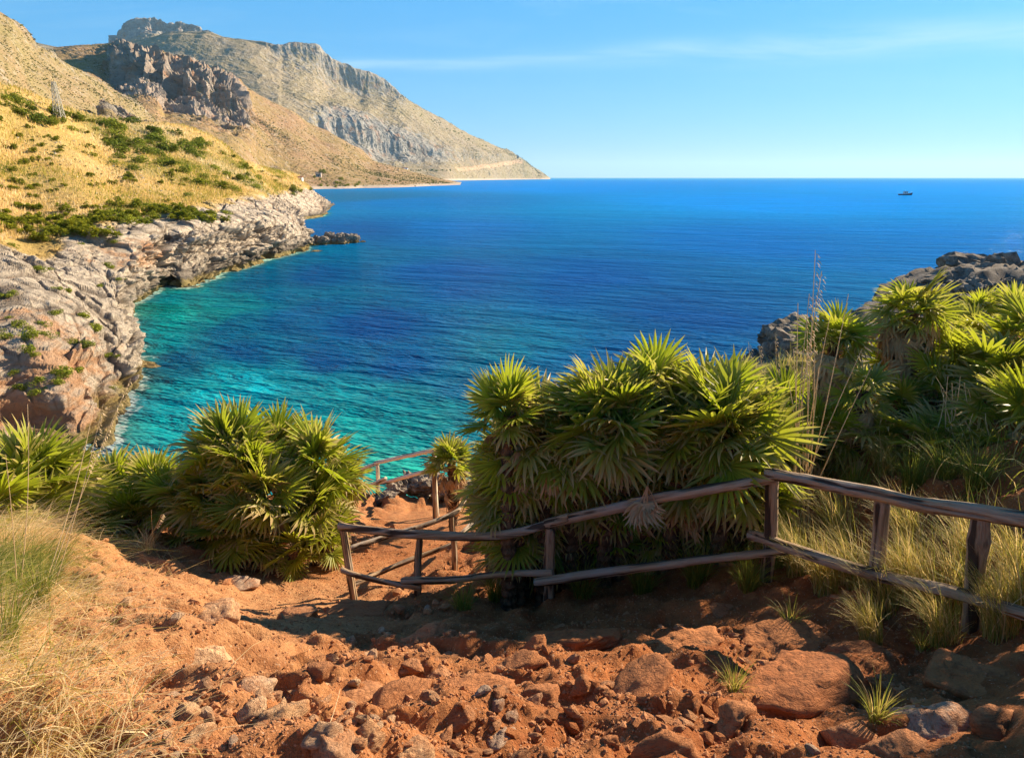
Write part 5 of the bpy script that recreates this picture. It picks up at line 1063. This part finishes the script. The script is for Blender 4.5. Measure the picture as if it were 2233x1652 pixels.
# low dark islet off the point
w0, w1 = Wz(668, 533), Wz(792, 527); ctr = (w0 + w1) / 2; isl = thing('rock_islet', 'low dark rock islet in the sea off the rocky point', 'rock', tuple(ctr))
for i in range(15):
    u = i / 14; s = 2.6 * (1 - .75 * abs(u - .4) ** 1.2) * rnd.uniform(.6, 1.1) * (.35 if u > .85 else 1); p_ = w0 + (w1 - w0) * u - ctr
    o = bpy.data.objects.new('boulder', crag[i % 6]); link(o, isl, (p_[0], p_[1] + rnd.uniform(-2, 2), s * .1), (0, 0, rnd.uniform(0, 6)), (s * 1.25, s, s * .95))
for i, (dx, dy, s, lab) in enumerate([(722, 532, .8, 'flat rock shelf awash beside the dark islet'), (690, 547, 1.0, 'small yellowish ledge at the tip of the rocky point'), (306, 790, 1.0, 'reddish ledge at the water under the orange headland'), (955, 403, 5, 'pale low reef at the end of the distant spit')]):
    w = Wz(dx, dy); thing('rock_ledge', lab, 'rock', (w[0], w[1], -.1 * s), (0, 0, 1.2 * i), None, crag[i % 6], (s * 2.2, s * 1.3, s * .45))

# ================================================================ SMALL FAR THINGS
def flat_mat(name, col, rough=.8, metal=0):
    m, q, out = material(name); n_ = q.noise(q.new('ShaderNodeTexCoord').outputs['Object'], 3, 4, .6); b = principled(q, out, q.mix(q.math('MULTIPLY', n_, .35), col, tuple(x * .6 for x in col)), rough); q.set(b, 'Metallic', metal); return m
def box(x0, x1, y0, y1, z0, z1):
    V = np.array([(x, y, z) for x in (x0, x1) for y in (y0, y1) for z in (z0, z1)], float); F = np.array([(0, 1, 3, 2), (4, 6, 7, 5), (0, 4, 5, 1), (2, 3, 7, 6), (0, 2, 6, 4), (1, 5, 7, 3)]); return V, F
def boxes(name, L, mat, par=None, **kw):
    V, F, n_ = [], [], 0
    for b in L: v, f = box(*b); V.append(v); F.append(f + n_); n_ += 8
    return obj(name, mesh(name, np.concatenate(V), np.concatenate(F), mat, False), par, **kw)
def bar(p, r, par, name, mat, w=.05):
    p, r = np.array(p, float), np.array(r, float); d_ = r - p; a = np.cross(d_, [.3, .9, .2]); a /= np.linalg.norm(a); b = np.cross(d_, a); b /= np.linalg.norm(b)
    return np.array([p + a * w + b * w, p - a * w + b * w, p - a * w - b * w, p + a * w - b * w, r + a * w + b * w, r - a * w + b * w, r - a * w - b * w, r + a * w - b * w]), np.array([(0, 1, 2, 3), (7, 6, 5, 4), (0, 4, 5, 1), (1, 5, 6, 2), (2, 6, 7, 3), (3, 7, 4, 0)])
def bars(name, L, mat, par, w=.05):
    V, F, n_ = [], [], 0
    for a, b in L: v, f = bar(a, b, par, name, mat, w); V.append(v); F.append(f + n_); n_ += 8
    return obj(name, mesh(name, np.concatenate(V), np.concatenate(F), mat, False), par)
M_steel = flat_mat('painted_steel', (.45, .42, .34)); pb, _ = coast_at(122, 245)
pyl = thing('pylon', 'pale lattice power pylon on the skyline of the left slope', 'pylon', (pb[0] + 1.2, pb[1], pb[2] - .6)); Hh = P(121, 178, pb[1])[2] - pb[2] + .6; w0_, w1_ = .85, .28
cor = lambda s1, s2, u: (s1 * (w0_ + (w1_ - w0_) * u), s2 * (w0_ + (w1_ - w0_) * u), Hh * u)
for s1, s2 in ((1, 1), (1, -1), (-1, 1), (-1, -1)): bars('leg', [(cor(s1, s2, 0), cor(s1, s2, 1))], M_steel, pyl, .06)
br = []
for i in range(7):
    u0, u1 = i / 7, (i + 1) / 7
    for (a, b), (c_1, d_1) in (((1, 1), (1, -1)), ((1, -1), (-1, -1)), ((-1, -1), (-1, 1)), ((-1, 1), (1, 1))): br += [(cor(a, b, u0), cor(c_1, d_1, u1)), (cor(c_1, d_1, u0), cor(a, b, u1)), (cor(a, b, u1), cor(c_1, d_1, u1))]
bars('bracing', br, M_steel, pyl, .03); bars('crossarm', [((-.7, 0, Hh * .97), (.7, 0, Hh * .97))], M_steel, pyl, .06)
# boat
bp = Wz(1974, 425); boat = thing('fishing_boat', 'small dark-hulled boat with white wheelhouse far out on the sea', 'boat', (bp[0], bp[1], 0), (0, 0, R(2)), None, None, 1.0)
M_hull = flat_mat('hull_paint', (.02, .035, .07)); M_white = flat_mat('white_paint', (.8, .8, .78)); M_win = flat_mat('window_glass', (.03, .04, .05), .2)
xs_ = [-6.0, -5.8, -3, 0, 3, 5, 6.4]; hw = [1.5, 1.7, 1.9, 1.9, 1.6, .9, .05]; zt = [1.1, 1.1, 1.05, 1.1, 1.35, 1.7, 2.1]; V = []
for x_, w_, z_ in zip(xs_, hw, zt): V += [(x_, -w_, z_), (x_ * .93, -w_ * .7, -.2), (x_ * .93, w_ * .7, -.2), (x_, w_, z_), (x_, 0, z_ - .25)]
k = np.arange(35).reshape(7, 5); k2 = np.roll(k, -1, 1); obj('hull', mesh('hull', np.array(V), [np.stack([k[:-1], k2[:-1], k2[1:], k[1:]], -1).reshape(-1, 4), np.array([[0, 1, 2, 3, 4]])], M_hull, False), boat)
wh = boxes('wheelhouse', [(-1.6, 1.6, -1.1, 1.1, .9, 3.0)], M_white, boat); boxes('roof', [(-2.0, 1.9, -1.3, 1.3, 3.0, 3.15)], M_hull, boat)
boxes('window', [(-1.3, -.3, -1.12, 1.12, 2.0, 2.7)], M_win, wh); boxes('window', [(.2, 1.3, -1.12, 1.12, 2.0, 2.7)], M_win, wh); bars('mast', [((-.4, 0, 3.1), (-.4, 0, 4.6))], M_white, boat, .07); bars('railing', [((4.8, .6, 2.6), (5.9, 0, 2.9)), ((4.8, -.6, 2.6), (5.9, 0, 2.9)), ((4.8, .6, 1.7), (4.8, .6, 2.6)), ((4.8, -.6, 1.7), (4.8, -.6, 2.6))], M_white, boat, .05)
# ruined watchtower, houses
M_ruin = flat_mat('ruin_stone', (.42, .33, .26)); M_dark = flat_mat('dark_opening', (.03, .025, .02)); M_tile = flat_mat('roof_tile', (.42, .20, .11))
tp_ = P(1129, 343, 4750); tw = thing('ruined_tower', 'ruined stone watchtower standing on the cape’s skyline', 'tower', (tp_[0], tp_[1], tp_[2] - 6), None, None, None, .45); u = 4750 / 690 / K * 1.0
boxes('wall', [(-14, -6, -8, 8, 0, 62)], M_ruin, tw); boxes('wall', [(-6.05, 14, -8, 8, 0, 44)], M_ruin, tw); boxes('opening', [(2, 7, -8.2, 8.2, 22, 32)], M_dark, tw)
def house(dx, dy, Y, s, label, ruin=False):
    p_ = P(dx, dy, Y); h_ = thing('ruined_house' if ruin else 'house', label, 'house', (p_[0], p_[1], p_[2] - .3 * s), None, None, None, s); w_ = boxes('wall', [(-2.2, 2.2, -1.5, 1.5, -1, 1.7)], M_ruin if ruin else M_white, h_)
    if ruin: boxes('wall', [(-2.2, -1.2, -1.5, -1.2, 1.7, 2.6), (1.4, 2.2, -1.5, 1.5, 1.7, 2.3)], M_ruin, h_)
    else: obj('roof', mesh('roof', np.array([(-2.4, -1.7, 1.65), (2.4, -1.7, 1.65), (2.4, 1.7, 1.65), (-2.4, 1.7, 1.65), (-2.4, 0, 2.5), (2.4, 0, 2.5)]), [np.array([(0, 1, 5, 4), (2, 3, 4, 5)]), np.array([(0, 4, 3), (1, 2, 5)])], M_tile, False), h_)
    boxes('door', [(-.4, .4, -1.54, -1.5, -1, .9)], M_dark, h_); boxes('window', [(-1.7, -1.0, -1.54, -1.5, .3, 1.0)], M_dark, h_); boxes('window', [(1.0, 1.7, -1.54, -1.5, .3, 1.0)], M_dark, h_)
house(652, 392, 425, 1.0, 'small whitewashed hut on the crest of the rocky point'); house(695, 382, 900, 1.5, 'roofless stone house on the plain beyond the point', True); house(884, 369.5, 3300, 5, 'long pale house by the coast road far away')
# far trees
def proj_cloud(G):
    v = G.reshape(-1, 3); a = v[:, 1] * math.cos(PITCH) - (v[:, 2] - EYE) * math.sin(PITCH); b = v[:, 1] * math.sin(PITCH) + (v[:, 2] - EYE) * math.cos(PITCH); return v, (CX + FPX * v[:, 0] / a) / K, (CY - FPX * b / a) / K
CL = {'mid': proj_cloud(MID), 'far': proj_cloud(FAR)}
def at_cloud(nm, dx, dy):
    v, a, b = CL[nm]
    for r_ in (4, 8, 14, 25):
        k = np.where((np.abs(a - dx) < r_) & (np.abs(b - dy) < r_))[0]
        if len(k): return v[k[np.argmin(v[k, 1])]]
    return None
def far_tree(nm, dx, dy, px, lab, grp, hue=0):
    p_ = at_cloud(nm, dx, dy)
    if p_ is None: return
    s = px * K * p_[1] / 700; o = thing('tree', lab, 'tree', tuple(p_ - [0, 0, s * .1]), (0, 0, rnd.uniform(0, 6)), grp, rnd.choice(BU), (s * .6, s * .6, s * .75)); o['hue'] = float(hue)
far_tree('mid', 706, 372, 15, 'single round dark tree beside the roofless house', None); far_tree('mid', 688, 383, 9, 'bush left of the roofless house on the plain', None, .2)
for i in range(14): far_tree('mid', rnd.uniform(672, 790), rnd.uniform(386, 405), rnd.uniform(6, 12), 'green bush on the plain by the far shore', 'bushes on the far plain', rnd.uniform(.2, .6))
for i in range(24): x = rnd.uniform(600, 1000); far_tree('mid', x, rnd.uniform(pw(x, [(600, 300), (800, 372), (1000, 399)]), 404), rnd.uniform(3, 6), 'tiny dark bush dotted on the far brown slope', 'dots of bush on the far slope', .1)
for i in range(16): far_tree('far', rnd.uniform(895, 1000), 369 - rnd.uniform(0, 2), rnd.uniform(3, 5), 'tiny dark tree along the coast road', 'trees along the coast road')
for i in range(28): x = rnd.triangular(900, 1075, 980); far_tree('far', x, pw(x, sil) + rnd.uniform(1, 14), rnd.uniform(2.5, 4.5), 'tiny dark tree on the cape mountain’s falling ridge', 'trees on the falling ridge')

# scrub and pale stones scattered over the far slopes: far too many to count
OC = np.array([(1, 0, 0), (-1, 0, 0), (0, 1, 0), (0, -1, 0), (0, 0, 1.0), (0, 0, -.3)], float); OF = np.array([(0, 2, 4), (2, 1, 4), (1, 3, 4), (3, 0, 4)])
def scatter(nm, cl, n, smin, smax, mat, xr, yr, steep=99, flat=.7):
    v, a, b = cl; k = np.where((a > xr[0]) & (a < xr[1]) & (b > yr[0]) & (b < yr[1]) & (v[:, 2] > 3))[0]
    wgt = (b[k] - yr[0] + 40) ** .5; dn = fbm(v[k] * (3.0 / np.median(v[k, 1]) * 8), 4, 55); wgt = wgt * np.clip(.35 + dn, 0.02, 1); k = rng.choice(k, n, p=wgt / wgt.sum()); c = v[k] + rng.normal(0, 1, (n, 3)) * [1, 1, 0] * (np.median(v[k, 1]) * .0012)
    s = (rng.uniform(smin, smax, n) ** 1.0 * v[k, 1] / 700)[:, None, None]; ang = rng.uniform(0, 6.28, n); cs, sn = np.cos(ang), np.sin(ang); O = np.repeat(OC[None], n, 0) * rng.uniform(.6, 1.4, (n, 6, 1)) * [1, 1, flat]
    O = np.stack([O[..., 0] * cs[:, None] - O[..., 1] * sn[:, None], O[..., 0] * sn[:, None] + O[..., 1] * cs[:, None], O[..., 2]], -1)
    Vv = (c[:, None] + O * s).reshape(-1, 3); Ff = (OF[None] + 6 * np.arange(n)[:, None, None]).reshape(-1, 3)
    return obj(nm, mesh(nm, Vv, Ff, mat, False, {'tone': np.repeat(rng.uniform(0, 1, n), 6)}), kind='stuff')
M_scrub, q, out = material('scrub'); tn = q.attr('tone'); d_ = q.new('ShaderNodeBsdfDiffuse'); q.set(d_, 'Color', q.mix(tn, (.075, .085, .03), (.20, .19, .06))); q.l.new(d_.outputs[0], out.inputs[0])
M_pale, q, out = material('pale_stone'); tn = q.attr('tone'); d_ = q.new('ShaderNodeBsdfDiffuse'); q.set(d_, 'Color', q.mix(tn, (.42, .35, .27), (.62, .55, .44))); q.l.new(d_.outputs[0], out.inputs[0])
HC = proj_cloud(HILL); scatter('hill_scrub', HC, 7000, .35, 1.2, M_scrub, (-60, 420), (20, 330)); scatter('hill_stones', HC, 4000, .25, .8, M_pale, (-60, 420), (20, 330), flat=.5)
scatter('slope_scrub', CL['mid'], 8000, .3, .95, M_scrub, (180, 1000), (90, 405)); scatter('slope_stones', CL['mid'], 3500, .25, .7, M_pale, (200, 760), (90, 330), flat=.5)
scatter('mountain_scrub', CL['far'], 7000, .25, .7, M_scrub, (150, 1190), (60, 390)); scatter('mountain_stones', CL['far'], 6000, .2, .6, M_pale, (300, 1190), (70, 392), flat=.5)
CCL = (cv[COAST_R.reshape(-1) < .3], SX[COAST_R.reshape(-1) < .3], SY[COAST_R.reshape(-1) < .3]); scatter('meadow_stones', CCL, 500, .5, 1.8, M_pale, (0, 690), (190, 520), flat=.5); scatter('meadow_scrub', CCL, 2200, .5, 1.7, M_scrub, (0, 690), (190, 500))
# ================================================================ AIR
hm = bpy.data.materials.new('haze_air'); hm.use_nodes = True; q = NT(hm.node_tree); q.n.clear(); out = q.new('ShaderNodeOutputMaterial')
pv = q.new('ShaderNodeVolumePrincipled'); q.set(pv, 'Color', (.50, .78, 1.0)); q.set(pv, 'Density', 2.6e-5); q.set(pv, 'Anisotropy', .2); q.l.new(pv.outputs[0], out.inputs['Volume'])
Vb, Fb = box(-70000, 70000, -70000, 70000, -12, 1400); obj('haze', mesh('haze', Vb, Fb, hm, False), kind='stuff')
